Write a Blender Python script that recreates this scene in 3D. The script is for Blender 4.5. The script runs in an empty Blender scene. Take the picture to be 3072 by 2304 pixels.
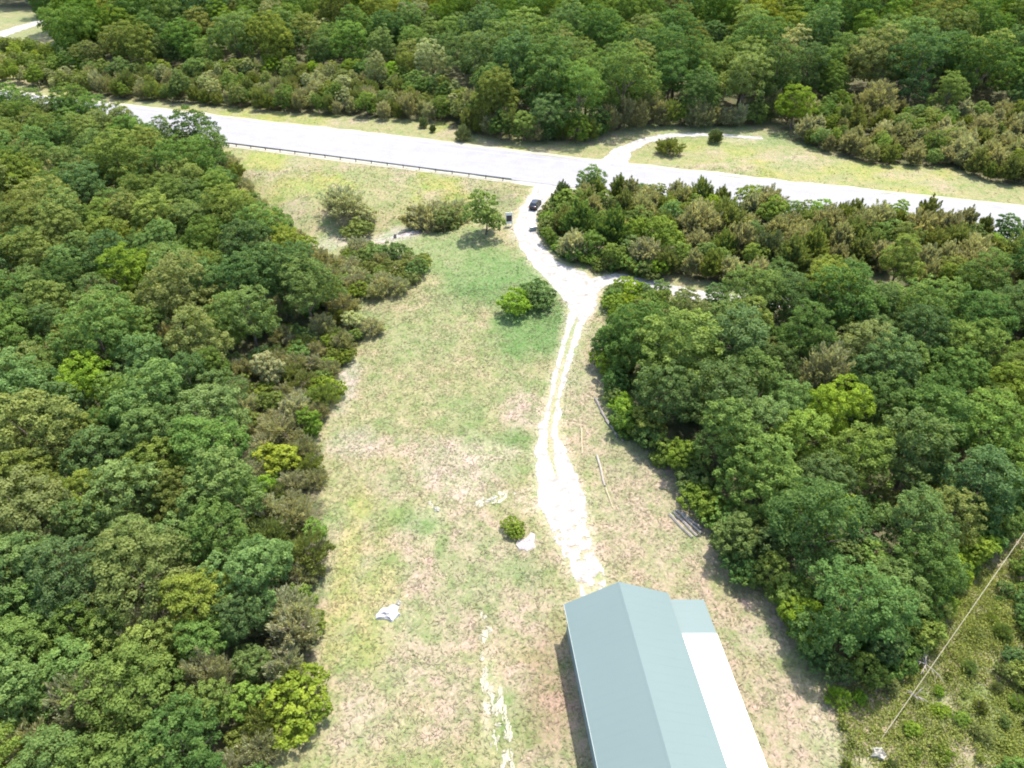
import bpy, math, random
import numpy as np
from mathutils import Vector, Matrix

# ------------------------------------------------------------------ camera, sky, sun, exposure
scene = bpy.context.scene
col = scene.collection
R = math.radians

cam_data = bpy.data.cameras.new("camera")
cam = bpy.data.objects.new("camera", cam_data)
col.objects.link(cam)
cam.location = (0, 0, 68)
cam.rotation_euler = (R(90 - 39), 0, 0)
cam_data.sensor_width = 36
cam_data.angle = R(70)
cam_data.clip_start = 0.5
cam_data.clip_end = 6000
scene.camera = cam

SUN_AZ, SUN_EL = R(26), R(65)          # azimuth from +Y towards +X
world = bpy.data.worlds.new("World")
scene.world = world
world.use_nodes = True
wn = world.node_tree
sky = wn.nodes.new("ShaderNodeTexSky")
sky.sky_type = 'NISHITA'
sky.sun_disc = False
sky.sun_elevation = SUN_EL
sky.sun_rotation = SUN_AZ
sky.dust_density = 2.0
wn.links.new(sky.outputs[0], wn.nodes["Background"].inputs[0])
wn.nodes["Background"].inputs[1].default_value = 0.15
sun_data = bpy.data.lights.new("sun", 'SUN')
sun_data.energy = 2.7
sun_data.angle = R(0.8)
sun_data.color = (1.0, 0.955, 0.89)
sun = bpy.data.objects.new("sun", sun_data)
col.objects.link(sun)
sdir = Vector((math.sin(SUN_AZ) * math.cos(SUN_EL), math.cos(SUN_AZ) * math.cos(SUN_EL), math.sin(SUN_EL)))
sun.rotation_euler = (-sdir).to_track_quat('-Z', 'Y').to_euler()
sun.location = (60, 150, 200)

vs = scene.view_settings
vs.view_transform = 'Standard'
vs.look = 'None'
vs.gamma = 1
vs.exposure = 1.7
vs.use_curve_mapping = False
scene.cycles.max_bounces = 5
scene.cycles.diffuse_bounces = 3
scene.cycles.glossy_bounces = 2
scene.cycles.transmission_bounces = 2
scene.cycles.transparent_max_bounces = 5
scene.cycles.caustics_reflective = False
scene.cycles.caustics_refractive = False
scene.cycles.use_denoising = True
scene.cycles.filter_width = 1.9

# ------------------------------------------------------------------ survey of the place (metres)
LEFT_WOOD = [(-48.5, 25.2), (-28.8, 25.2), (-25.5, 28.9), (-25.6, 33.0), (-23.6, 37.5), (-26.4, 48.1), (-32.0, 57.9), (-36.1, 69.9), (-42.6, 83.8), (-39.6, 92.1), (-31.9, 98.6), (-36.8, 113.7), (-48.2, 126.1), (-59.3, 140.7), (-66.4, 160.5), (-78.1, 174.5), (-89.9, 176.4), (-107.2, 187.7), (-126.1, 194.9), (-152.8, 197.1)]
LEFT_EDGE = [(-30.2, 25.2), (-21.7, 27.1), (-22.0, 32.7), (-19.3, 36.3), (-20.3, 45.6), (-23.2, 58.4), (-26.4, 70.4), (-26.5, 82.1), (-23.7, 98.8), (-28.7, 105.8), (-35.3, 118.4), (-43.8, 133.2), (-56.0, 150.9), (-66.6, 167.8), (-71.3, 172.1), (-63.6, 150.9), (-51.7, 135.3), (-39.4, 121.9), (-34.2, 105.8), (-42.5, 98.8), (-45.7, 89.9), (-38.7, 75.0), (-34.3, 62.1), (-28.3, 51.6), (-25.3, 40.2), (-27.5, 35.4), (-27.4, 31.0)]
RIGHT_GROVE = [(16.7, 87.3), (18.1, 74.8), (22.8, 72.0), (25.5, 64.3), (28.1, 58.2), (27.4, 53.4), (29.9, 49.0), (30.9, 45.4), (33.0, 41.6), (36.1, 41.1), (41.7, 45.4), (51.0, 54.7), (65.0, 64.3), (83.4, 71.1), (106.9, 106.7), (87.2, 105.2), (63.2, 106.7), (36.0, 105.9), (30.3, 101.0), (21.8, 95.7)]
RIGHT_CEDARS = [(9.6, 141.5), (8.9, 122.9), (16.5, 117.3), (26.2, 114.7), (40.4, 111.2), (56.0, 108.9), (87.6, 105.9), (105.5, 104.5), (116.5, 121.1), (100.3, 129.3), (75.0, 136.9), (48.4, 144.2), (29.5, 149.0), (16.6, 150.6)]
GROVE_EDGE = [(17.9, 97.0), (14.4, 88.4), (14.6, 80.7), (15.0, 72.9), (19.7, 68.6), (22.8, 62.4), (25.0, 55.4), (24.2, 51.1), (27.6, 47.2), (28.4, 43.8), (30.1, 38.6), (33.7, 37.1), (40.6, 41.6), (47.5, 48.4), (55.7, 55.4), (64.7, 62.0)]
BEND_EDGE = [(9.1, 142.6), (7.1, 135.2), (6.9, 127.4), (9.5, 121.8), (15.6, 117.2), (20.1, 116.0), (26.1, 113.9)]
FOREST_EDGE = [(-136.0, 231.0), (-111.7, 226.5), (-84.2, 227.4), (-56.4, 227.4), (-35.0, 223.0), (-14.7, 202.8), (-5.4, 183.5), (6.2, 179.7), (16.6, 179.1), (25.6, 187.7), (35.7, 191.7), (59.8, 191.1), (71.8, 194.9)]
FORK_BUSHES = [(17.2, 108.2), (21.8, 112.8), (28.0, 110.4), (30.8, 103.8), (21.2, 97.0), (16.3, 99.6)]
FAR_FOREST = [(-234.3, 330.2), (-193.8, 326.9), (-171.8, 300.9), (-149.5, 262.7), (-133.3, 234.3), (-121.7, 227.4), (-91.9, 229.7), (-56.9, 229.7), (-35.3, 225.2), (-13.5, 204.7), (-4.3, 185.4), (16.7, 180.0), (25.7, 188.7), (35.8, 192.8), (60.1, 192.1), (71.3, 197.3), (94.4, 202.8), (110.2, 195.6), (134.5, 192.1), (163.4, 192.1), (330, 300), (330, 470), (-330, 470), (-330, 330)]
FAR_SHRUBS = [(-120.7, 218.7), (-115.9, 213.7), (-77.8, 205.9), (-50.9, 199.9), (-31.7, 196.3), (-17.9, 193.8), (-7.8, 183.8), (-13.5, 204.7), (-35.3, 225.2), (-56.9, 229.7), (-91.9, 229.7), (-125.9, 227.4)]
FAR_LEFT_SCRUB = [(-198.6, 271.5), (-165.0, 265.6), (-148.9, 251.8), (-124.9, 225.2), (-121.9, 215.4), (-169.1, 223.0)]
FAR_RIGHT_SHRUBS = [(69.1, 185.4), (75.6, 173.1), (86.3, 166.0), (102.5, 163.3), (108.2, 155.5), (113.2, 153.0), (135.2, 149.4), (163.4, 192.1), (134.5, 192.1), (110.2, 195.6), (94.4, 202.8), (72.5, 197.3)]
BRUSH = [(29.2, 25.8), (31.1, 36.2), (36.2, 37.6), (42.3, 42.1), (52.7, 52.7), (63.3, 61.2), (81.1, 67.6), (53.5, 25.8)]
DRIVE = [(9.2, 46.0, 1.5), (8.9, 48.7, 1.6), (7.5, 54.1, 2.1), (6.2, 60.1, 3.0), (5.8, 64.3, 2.8), (5.1, 69.3, 2.2), (5.1, 73.8, 1.4), (6.0, 79.7, 1.1), (7.4, 87.3, 1.1), (9.0, 94.4, 1.2), (10.8, 101.0, 1.7), (12.0, 105.9, 2.6), (11.7, 110.4, 4.1), (10.3, 113.6, 4.0), (6.3, 119.0, 2.6), (3.7, 126.5, 2.2), (2.3, 134.2, 2.2), (3.6, 141.5, 2.3), (5.7, 148.3, 2.2), (8.1, 153.5, 3.5), (9.9, 159.3, 4.8)]
SIDE_DRIVE = [(12.2, 108.2, 1.8), (15.2, 112.5, 1.6), (19.1, 114.1, 1.5), (24.1, 111.5, 1.8), (30.8, 108.2, 2.0), (39.1, 105.9, 1.9), (48.6, 105.9, 1.9)]
FAR_DRIVE = [(21.7, 161.4, 3.6), (23.9, 166.8, 3.7), (27.0, 174.5, 2.5), (33.0, 181.2, 1.8), (40.6, 184.7, 1.3), (51.3, 185.4, 1.2), (62.7, 183.5, 1.0)]
CORNER_ROAD = [(-188.1, 251.8, 4.5), (-184.1, 283.3, 3.6), (-182.2, 293.9, 3.5), (-179.2, 301.6, 3.2), (-172.6, 308.2, 3.2)]
GULLY = [(-77.3, 167.4, 0.2), (-59.0, 149.4, 0.1), (-45.3, 134.2, 0.1), (-32.2, 134.2, 0.1), (-14.2, 142.2, 0.1), (-1.6, 147.1, 0.1)]
GROUND_SPOTS_RAW = lambda: [
    (-0.5, 116.0, 12.6, 9.1, G_DEEP, 0.8, 0.0),
    (3.3, 97.0, 7.5, 9.8, G_DEEP, 0.95, 0.0),
    (-8.5, 108.2, 5.6, 6.0, G_DEEP, 0.5, 0.0),
    (-9.3, 123.7, 11.4, 7.2, G_GRN, 0.6, 0.0),
    (6.6, 105.2, 4.7, 13.1, G_DEEP, 0.7, 0.0),
    (-15.4, 97.0, 9.0, 7.8, G_GRN, 0.35, 0.0),
    (-6.4, 80.7, 7.3, 4.7, G_GRN, 0.4, 0.0),
    (-6.4, 66.8, 6.6, 5.9, G_PINK, 0.75, 0.0),
    (-2.8, 68.5, 3.6, 3.0, G_PALE, 0.4, 0.0),
    (1.6, 78.2, 3.6, 5.0, G_PINK, 0.7, 0.0),
    (-25.0, 83.9, 2.7, 7.6, G_GREY, 0.6, 0.0),
    (-6.1, 62.7, 2.6, 3.1, G_PALE, 0.45, 0.0),
    (9.7, 81.8, 3.4, 9.5, G_PINK, 0.45, 0.0),
    (16.8, 61.2, 7.4, 8.4, G_TAN, 0.8, 0.0),
    (11.7, 50.8, 6.3, 3.8, G_TAN, 0.5, 0.0),
    (-9.7, 57.5, 2.5, 2.9, G_PALE, 0.5, 0.0),
    (-14.6, 71.1, 5.0, 2.7, G_PINK, 0.4, 0.0),
    (-11.4, 57.5, 3.3, 2.1, G_DEEP, 0.55, 0.0),
    (-8.1, 53.4, 1.0, 4.6, G_GRN, 0.8, 0.0),
    (1.8, 50.2, 3.1, 3.1, G_DEEP, 0.5, 0.0),
    (0.3, 72.5, 2.8, 1.8, G_DEEP, 0.55, 0.0),
    (-0.4, 66.8, 3.6, 1.7, G_GRN, 0.6, 0.0),
    (-5.8, 55.4, 1.6, 6.2, G_TAN, 0.6, 0.0),
    (3.8, 36.2, 3.1, 8.0, G_BROWN, 0.55, 0.0),
    (0.7, 44.3, 2.9, 3.3, G_TAN, 0.5, 0.0),
    (-9.2, 36.2, 6.7, 5.6, G_TAN, 0.5, 0.0),
    (-14.5, 47.8, 3.0, 9.6, G_LIME, 0.45, 0.0),
    (-18.8, 49.6, 2.1, 12.5, G_LIME, 0.55, 0.0),
    (15.6, 37.1, 3.6, 14.7, G_TAN, 0.5, 0.0),
    (25.5, 42.1, 2.9, 2.1, G_PINK, 0.6, 0.0),
    (25.0, 33.4, 3.0, 6.2, G_TAN, 0.7, 0.0),
    (29.1, 32.6, 1.3, 3.5, G_PALE, 0.5, 0.0),
    (-2.6, 38.6, 1.4, 7.4, G_YEL, 0.7, 0.0),
    (-2.3, 38.1, 0.7, 6.4, G_PALE, 0.55, 0.0),
    (-22.9, 134.2, 6.5, 4.4, G_GREY, 0.9, 0.5),
    (15.7, 53.4, 4.3, 4.0, G_TAN, 0.4, 0.0),
    (-46.9, 149.4, 3.0, 21.4, G_TAN, 0.6, 0.0),
    (-35.6, 132.2, 4.6, 5.9, G_GREY, 0.5, 0.0),
    (0.4, 136.2, 1.3, 10.3, G_GREY, 0.8, 0.0),
    (-5.6, 148.3, 7.0, 5.8, G_PINK, 0.5, 0.0),
    (55.4, 52.7, 3.2, 7.9, G_TAN, 0.5, 0.0),
    (41.2, 38.6, 2.3, 2.0, G_PINK, 0.5, 0.0),
    (32.0, 30.0, 1.3, 1.2, G_PALE, 0.6, 0.0),
    (13.1, 89.6, 2.8, 11.8, G_TAN, 0.5, 0.0),
    (67.6, 168.8, 19.8, 5.1, G_TAN, 0.75, 0.0),
    (44.5, 174.5, 9.0, 3.6, G_TAN, 0.5, 0.0),
    (57.7, 182.2, 7.0, 2.5, G_PALE, 0.4, 0.0),
    (92.1, 154.3, 25.7, 2.5, G_LIME, 0.6, 0.0),
    (43.1, 167.4, 15.3, 2.2, G_LIME, 0.6, 0.0),
    (-36.1, 156.8, 12.5, 6.3, G_GRN, 0.45, 0.0),
    (-52.1, 154.3, 6.2, 7.4, G_LIME, 0.5, 0.0),
    (-21.0, 72.0, 3.8, 3.6, G_GREY, 0.35, 0.0),
    (-12.1, 44.9, 2.5, 3.4, G_PINK, 0.4, 0.0),
    (-15.1, 33.4, 2.6, 3.5, G_PINK, 0.45, 0.0),
    (10.2, 71.1, 3.7, 5.4, G_TAN, 0.55, 0.0),
    (3.1, 61.2, 3.4, 2.3, G_PALE, 0.4, 0.0),
]
HIGHWAY = [(-330, 268), (-260, 246), (-114, 200.3), (-44, 179.0), (18, 159.6), (72, 144.0), (108, 134.2), (250, 97), (330, 77)]

rng = np.random.default_rng(7)
rnd = random.Random(11)

# ------------------------------------------------------------------ helpers
def _hash(ix, iy, seed):
    n = (ix.astype(np.int64) * 374761393 + iy.astype(np.int64) * 668265263 + seed * 974634777) & 0x7fffffff
    n = ((n ^ (n >> 13)) * 1274126177) & 0x7fffffff
    return ((n ^ (n >> 16)) & 0xffff) / 65535.0

def vnoise(x, y, scale, seed=0):
    x = np.asarray(x, float) / scale; y = np.asarray(y, float) / scale
    ix = np.floor(x); iy = np.floor(y)
    fx = x - ix; fy = y - iy
    fx = fx * fx * (3 - 2 * fx); fy = fy * fy * (3 - 2 * fy)
    a = _hash(ix, iy, seed); b = _hash(ix + 1, iy, seed)
    c = _hash(ix, iy + 1, seed); d = _hash(ix + 1, iy + 1, seed)
    return (a * (1 - fx) + b * fx) * (1 - fy) + (c * (1 - fx) + d * fx) * fy

def fbm(x, y, scale, seed=0, octaves=4):
    t = 0; amp = 0.5
    for k in range(octaves):
        t = t + amp * vnoise(x, y, scale / 2 ** k, seed + 17 * k); amp *= 0.5
    return t / (1 - 0.5 ** octaves)

def seg_dist(x, y, pts):
    """distance to a polyline, and the interpolated third value, and the signed side"""
    x = np.asarray(x, float); y = np.asarray(y, float)
    best = np.full(x.shape, 1e9); val = np.zeros(x.shape); side = np.zeros(x.shape)
    for p, q in zip(pts[:-1], pts[1:]):
        dx, dy = q[0] - p[0], q[1] - p[1]
        L2 = dx * dx + dy * dy
        t = np.clip(((x - p[0]) * dx + (y - p[1]) * dy) / L2, 0, 1)
        ex = x - p[0] - t * dx; ey = y - p[1] - t * dy
        d = np.hypot(ex, ey)
        m = d < best
        best = np.where(m, d, best)
        if len(p) > 2: val = np.where(m, p[2] + t * (q[2] - p[2]), val)
        side = np.where(m, np.sign(dx * ey - dy * ex), side)
    return best, val, side

def inside(x, y, poly):
    x = np.asarray(x, float); y = np.asarray(y, float)
    r = np.zeros(x.shape, bool)
    n = len(poly)
    for i in range(n):
        x1, y1 = poly[i]; x2, y2 = poly[(i + 1) % n]
        if y1 == y2: continue
        c = ((y1 > y) != (y2 > y)) & (x < (x2 - x1) * (y - y1) / (y2 - y1) + x1)
        r ^= c
    return r

def sstep(a, b, x):
    t = np.clip((x - a) / (b - a), 0, 1)
    return t * t * (3 - 2 * t)

BARN_AT, BARN_ROT = (10.6, 44.0), R(7.0)      # middle of the far gable; axis runs towards -Y

def height(x, y):
    x = np.asarray(x, float); y = np.asarray(y, float)
    dh, _, _ = seg_dist(x, y, HIGHWAY)
    dd, _, _ = seg_dist(x, y, DRIVE)
    db = np.hypot(x - 13, (y - 31) * 0.7)
    dr = np.hypot(x + 180, y - 290)
    keep = sstep(12, 24, dh) * sstep(12, 22, db) * (0.25 + 0.75 * sstep(3, 9, dd)) * sstep(25, 60, dr)
    z = (fbm(x, y, 34, 3, 3) - 0.5) * 1.5 * keep
    dg, _, _ = seg_dist(x, y, GULLY)
    z = z - 2.4 * np.exp(-(dg / 6.5) ** 2) * sstep(9.5, 17, dh) * sstep(3, 9, dd)
    return z

def hz(x, y): return float(height(np.array([x]), np.array([y]))[0])

def mesh_arrays(name, verts, faces_n, attrs=None):
    """verts (N,3) with consecutive runs of faces_n vertices per face"""
    verts = np.ascontiguousarray(verts, np.float32)
    n = len(verts); nf = n // faces_n
    me = bpy.data.meshes.new(name)
    me.vertices.add(n); me.vertices.foreach_set("co", verts.ravel())
    me.loops.add(n); me.loops.foreach_set("vertex_index", np.arange(n, dtype=np.int32))
    me.polygons.add(nf); me.polygons.foreach_set("loop_start", np.arange(0, n, faces_n, dtype=np.int32))
    for k, (kind, a) in (attrs or {}).items():
        at = me.attributes.new(k, kind, 'POINT')
        at.data.foreach_set("color" if kind == 'FLOAT_COLOR' else "value", np.ascontiguousarray(a, np.float32).ravel())
    me.update(calc_edges=True)
    return me

class MB:
    """collects boxes, tubes and faces for one mesh"""
    def __init__(s): s.v = []; s.f = []
    def face(s, pts):
        b = len(s.v); s.v += [tuple(p) for p in pts]; s.f.append(tuple(range(b, b + len(pts))))
    def hexa(s, p):          # 8 points, bottom ring then top ring
        b = len(s.v); s.v += [tuple(q) for q in p]
        s.f += [(b+3, b+2, b+1, b), (b+4, b+5, b+6, b+7)] + [(b+i, b+(i+1) % 4, b+4+(i+1) % 4, b+4+i) for i in range(4)]
    def box(s, x0, x1, y0, y1, z0, z1):
        s.hexa([(x0, y0, z0), (x1, y0, z0), (x1, y1, z0), (x0, y1, z0), (x0, y0, z1), (x1, y0, z1), (x1, y1, z1), (x0, y1, z1)])
    def tube(s, pts, radii, n=6, caps=True):
        b = len(s.v); P = [Vector(p) for p in pts]
        for i, p in enumerate(P):
            d = (P[min(i+1, len(P)-1)] - P[max(i-1, 0)])
            if d.length < 1e-6: d = Vector((0, 0, 1))
            d.normalize()
            a = d.cross(Vector((0.31, 0.95, 0.1))); a.normalize(); c = d.cross(a)
            for k in range(n):
                t = 2 * math.pi * k / n
                s.v.append(tuple(p + (a * math.cos(t) + c * math.sin(t)) * radii[i]))
        for i in range(len(P) - 1):
            for k in range(n):
                s.f.append((b+i*n+k, b+i*n+(k+1) % n, b+(i+1)*n+(k+1) % n, b+(i+1)*n+k))
        if caps:
            s.f.append(tuple(b + k for k in reversed(range(n)))); s.f.append(tuple(b + (len(P)-1)*n + k for k in range(n)))
    def mesh(s, name, smooth=False):
        me = bpy.data.meshes.new(name); me.from_pydata(s.v, [], s.f); me.update()
        if smooth: me.polygons.foreach_set("use_smooth", [True] * len(me.polygons))
        return me
    def build(s, name, mat, parent=None, smooth=False, bevel=0):
        o = bpy.data.objects.new(name, s.mesh(name, smooth)); col.objects.link(o)
        if mat: o.data.materials.append(mat)
        if parent: o.parent = parent
        if bevel:
            m = o.modifiers.new("bevel", 'BEVEL'); m.width = bevel; m.segments = 2; m.limit_method = 'ANGLE'
        return o

def tag(o, label=None, cat=None, group=None, kind=None):
    if label: o["label"] = label
    if cat: o["category"] = cat
    if group: o["group"] = group
    if kind: o["kind"] = kind
    return o

def empty(name, loc=(0, 0, 0), rz=0):
    o = bpy.data.objects.new(name, None); o.empty_display_size = 0.3
    o.location = loc; o.rotation_euler = (0, 0, rz); col.objects.link(o)
    return o

# ------------------------------------------------------------------ materials
MATS = {}
def material(name, rough=0.9):
    m = bpy.data.materials.new(name); m.use_nodes = True
    b = m.node_tree.nodes["Principled BSDF"]; b.inputs["Roughness"].default_value = rough
    if "Specular IOR Level" in b.inputs: b.inputs["Specular IOR Level"].default_value = 0.25
    MATS[name] = m
    return m, m.node_tree.nodes, m.node_tree.links, b

def noise_node(N, L, scale, detail=4, coord=None, rough=0.6):
    n = N.new("ShaderNodeTexNoise"); n.inputs["Scale"].default_value = scale
    n.inputs["Detail"].default_value = detail; n.inputs["Roughness"].default_value = rough
    if coord: L.new(coord, n.inputs["Vector"])
    return n

def ramp(N, L, fac, stops):
    r = N.new("ShaderNodeValToRGB")
    while len(r.color_ramp.elements) < len(stops): r.color_ramp.elements.new(0.5)
    for e, (p, c) in zip(r.color_ramp.elements, stops):
        e.position = p; e.color = (c[0], c[1], c[2], 1)
    L.new(fac, r.inputs[0])
    return r

def mixrgb(N, L, kind, fac, a, b):
    m = N.new("ShaderNodeMix"); m.data_type = 'RGBA'; m.blend_type = kind
    def put(s, v):
        if hasattr(v, "is_linked"): L.new(v, s)
        elif isinstance(v, (int, float)): s.default_value = v
        else: s.default_value = (*v, 1)
    put(m.inputs[0], fac); put(m.inputs[6], a); put(m.inputs[7], b)
    return m.outputs[2]

def bump(N, L, b, h, strength, dist):
    n = N.new("ShaderNodeBump"); n.inputs["Strength"].default_value = strength; n.inputs["Distance"].default_value = dist
    L.new(h, n.inputs["Height"]); L.new(n.outputs[0], b.inputs["Normal"])

def speckled(name, stops, scale, rough=0.9, fine=None, bstr=0.0, bdist=0.05, big=None):
    """a plain procedural surface: noise ramp, a finer noise on top, bump"""
    m, N, L, b = material(name, rough)
    tc = N.new("ShaderNodeTexCoord").outputs["Object"]
    n1 = noise_node(N, L, scale, 5, tc)
    c = ramp(N, L, n1.outputs[0], stops).outputs[0]
    if fine:
        n2 = noise_node(N, L, fine, 3, tc, 0.7)
        r2 = ramp(N, L, n2.outputs[0], [(0.3, (0.78,) * 3), (0.7, (1.15,) * 3)])
        c = mixrgb(N, L, 'MULTIPLY', 1.0, c, r2.outputs[0])
        if bstr: bump(N, L, b, n2.outputs[0], bstr, bdist)
    elif bstr: bump(N, L, b, n1.outputs[0], bstr, bdist)
    L.new(c, b.inputs["Base Color"])
    return m

def foliage(name, c, trans=0.42, hue=0.014, val=0.16, sat=0.08, palette=None):
    m = bpy.data.materials.new(name); m.use_nodes = True; MATS[name] = m
    N, L = m.node_tree.nodes, m.node_tree.links
    N.clear()
    out = N.new("ShaderNodeOutputMaterial")
    oi = N.new("ShaderNodeObjectInfo")
    geo = N.new("ShaderNodeNewGeometry")
    att = N.new("ShaderNodeAttribute"); att.attribute_name = "tint"
    if palette:
        base = ramp(N, L, oi.outputs["Random"], palette); base.color_ramp.interpolation = 'CONSTANT'; base = base.outputs[0]
    else:
        rgb = N.new("ShaderNodeRGB"); rgb.outputs[0].default_value = (*c, 1); base = rgb.outputs[0]
    wn1 = N.new("ShaderNodeTexWhiteNoise"); wn1.noise_dimensions = '1D'; L.new(oi.outputs["Random"], wn1.inputs["W"])
    sep = N.new("ShaderNodeSeparateColor"); L.new(wn1.outputs["Color"], sep.inputs[0])
    def mr(src, lo, hi):
        r = N.new("ShaderNodeMapRange"); L.new(src, r.inputs[0]); r.inputs[3].default_value = lo; r.inputs[4].default_value = hi
        return r.outputs[0]
    hs = N.new("ShaderNodeHueSaturation")
    L.new(mr(sep.outputs[0], 0.5 - hue, 0.5 + hue), hs.inputs["Hue"])
    L.new(mr(sep.outputs[1], 1 - sat, 1 + sat), hs.inputs["Saturation"])
    L.new(mr(sep.outputs[2], 1 - val, 1 + val), hs.inputs["Value"])
    L.new(base, hs.inputs["Color"])
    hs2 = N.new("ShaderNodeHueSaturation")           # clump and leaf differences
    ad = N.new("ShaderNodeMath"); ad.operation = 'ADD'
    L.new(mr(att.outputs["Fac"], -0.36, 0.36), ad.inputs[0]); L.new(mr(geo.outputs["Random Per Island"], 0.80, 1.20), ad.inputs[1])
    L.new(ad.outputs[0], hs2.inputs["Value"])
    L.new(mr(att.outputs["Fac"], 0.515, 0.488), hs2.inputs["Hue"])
    L.new(hs.outputs[0], hs2.inputs["Color"])
    dif = N.new("ShaderNodeBsdfDiffuse")
    tr = N.new("ShaderNodeBsdfTranslucent")
    L.new(hs2.outputs[0], dif.inputs["Color"])
    L.new(mixrgb(N, L, 'MULTIPLY', 1.0, hs2.outputs[0], (1.25, 1.2, 0.6)), tr.inputs["Color"])
    mx = N.new("ShaderNodeMixShader"); mx.inputs[0].default_value = trans
    L.new(dif.outputs[0], mx.inputs[1]); L.new(tr.outputs[0], mx.inputs[2]); L.new(mx.outputs[0], out.inputs[0])
    return m

# ---- ground: colours of the real ground cover come as a vertex attribute, fine mottling from noise
gm, N, L, b = material("ground_cover", 0.95)
at = N.new("ShaderNodeAttribute"); at.attribute_name = "cover"
tc = N.new("ShaderNodeTexCoord").outputs["Object"]
n1 = noise_node(N, L, 0.55, 6, tc, 0.7); n2 = noise_node(N, L, 2.6, 5, tc, 0.75); n3 = noise_node(N, L, 0.16, 4, tc, 0.6)
c = mixrgb(N, L, 'MULTIPLY', 1.0, at.outputs["Color"], ramp(N, L, n1.outputs[0], [(0.30, (0.58, 0.82, 0.46)), (0.48, (0.98, 1, 0.92)), (0.72, (1.36, 1.14, 1.36))]).outputs[0])
c = mixrgb(N, L, 'MULTIPLY', 1.0, c, ramp(N, L, n2.outputs[0], [(0.28, (0.46, 0.54, 0.38)), (0.46, (0.92, 0.95, 0.88)), (0.58, (1.12, 1.10, 1.04)), (0.74, (1.72, 1.60, 1.48))]).outputs[0])
c = mixrgb(N, L, 'MULTIPLY', 0.8, c, ramp(N, L, n3.outputs[0], [(0.35, (0.86, 0.98, 0.84)), (0.65, (1.12, 1.03, 1.1))]).outputs[0])
L.new(c, b.inputs["Base Color"]); bump(N, L, b, n2.outputs[0], 0.7, 0.14)

concrete = speckled("worn_concrete", [(0.3, (0.222, 0.216, 0.219)), (0.7, (0.256, 0.250, 0.254))], 0.25, 0.85, 6, 0.1, 0.01)
gravel = speckled("white_gravel", [(0.3, (0.20, 0.18, 0.15)), (0.48, (0.295, 0.28, 0.25)), (0.72, (0.40, 0.385, 0.355))], 0.8, 0.95, 9, 0.5, 0.05)
dull_gravel = speckled("shoulder_gravel", [(0.3, (0.27, 0.25, 0.19)), (0.7, (0.38, 0.35, 0.27))], 0.6, 0.95, 8, 0.4, 0.04)
white_line = speckled("worn_white_paint", [(0.35, (0.29, 0.29, 0.29)), (0.6, (0.38, 0.38, 0.38))], 1.2, 0.7, 10)
yellow_line = speckled("worn_yellow_paint", [(0.35, (0.245, 0.235, 0.21)), (0.6, (0.275, 0.255, 0.18))], 1.2, 0.7, 10)
limestone = speckled("pale_limestone", [(0.3, (0.26, 0.24, 0.185)), (0.55, (0.34, 0.32, 0.26)), (0.8, (0.42, 0.40, 0.345))], 1.6, 0.9, 9, 0.6, 0.05)
pink_stone = speckled("pinkish_limestone", [(0.3, (0.29, 0.245, 0.225)), (0.7, (0.38, 0.335, 0.315))], 1.6, 0.9, 9, 0.6, 0.05)
whitestone = speckled("white_limestone", [(0.3, (0.30, 0.29, 0.28)), (0.7, (0.44, 0.43, 0.42))], 1.6, 0.9, 9, 0.5, 0.04)
cream_rock = speckled("cream_rock", [(0.3, (0.26, 0.24, 0.165)), (0.6, (0.34, 0.32, 0.24)), (0.8, (0.40, 0.38, 0.30))], 2.5, 0.95, 12, .6, .05)
bark = speckled("grey_brown_bark", [(0.3, (0.09, 0.07, 0.05)), (0.7, (0.19, 0.155, 0.12))], 3, 0.95, 14, 0.8, 0.03)
deadwood = speckled("bleached_dead_wood", [(0.3, (0.22, 0.19, 0.15)), (0.7, (0.36, 0.325, 0.275))], 3, 0.9, 16, 0.5, 0.02)
strawwood = speckled("pale_yellow_wood", [(0.3, (0.28, 0.24, 0.145)), (0.7, (0.38, 0.335, 0.21))], 3, 0.9, 16, 0.5, 0.02)
darkwood = speckled("grey_rotting_wood", [(0.3, (0.13, 0.11, 0.10)), (0.7, (0.26, 0.23, 0.21))], 3, 0.9, 16, 0.5, 0.02)
twig = speckled("grey_twigs", [(0.3, (0.17, 0.13, 0.10)), (0.7, (0.30, 0.25, 0.21))], 3, 0.9, 12)
teal_roof = speckled("pale_teal_roof_metal", [(0.3, (0.124, 0.164, 0.153)), (0.7, (0.130, 0.171, 0.160))], 0.12, 0.6)
white_roof = speckled("white_roof_metal", [(0.3, (0.76, 0.77, 0.77)), (0.7, (0.82, 0.82, 0.82))], 0.3, 0.45)
wall_metal = speckled("grey_green_wall_metal", [(0.3, (0.20, 0.25, 0.23)), (0.7, (0.25, 0.30, 0.28))], 0.5, 0.6, 5)
trim_metal = speckled("pale_trim_metal", [(0.3, (0.24, 0.29, 0.27)), (0.7, (0.28, 0.33, 0.31))], 0.5, 0.5)
zinc = speckled("weathered_galvanised_steel", [(0.3, (0.24, 0.24, 0.23)), (0.7, (0.36, 0.36, 0.35))], 2, 0.55, 12)
dark_post = speckled("weathered_dark_post", [(0.3, (0.09, 0.075, 0.06)), (0.7, (0.16, 0.14, 0.12))], 3, 0.9, 12)
white_paint = speckled("white_board_paint", [(0.3, (0.70, 0.70, 0.66)), (0.7, (0.80, 0.80, 0.77))], 2, 0.6, 9)
dark_panel = speckled("dark_board", [(0.3, (0.05, 0.045, 0.04)), (0.7, (0.09, 0.08, 0.075))], 2, 0.7, 9)
grey_paint = speckled("grey_cabinet_paint", [(0.3, (0.22, 0.25, 0.24)), (0.7, (0.30, 0.33, 0.32))], 2, 0.5, 9)
car_paint = speckled("black_car_paint", [(0.3, (0.012, 0.013, 0.017)), (0.7, (0.02, 0.021, 0.026))], 2, 0.22)
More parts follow.
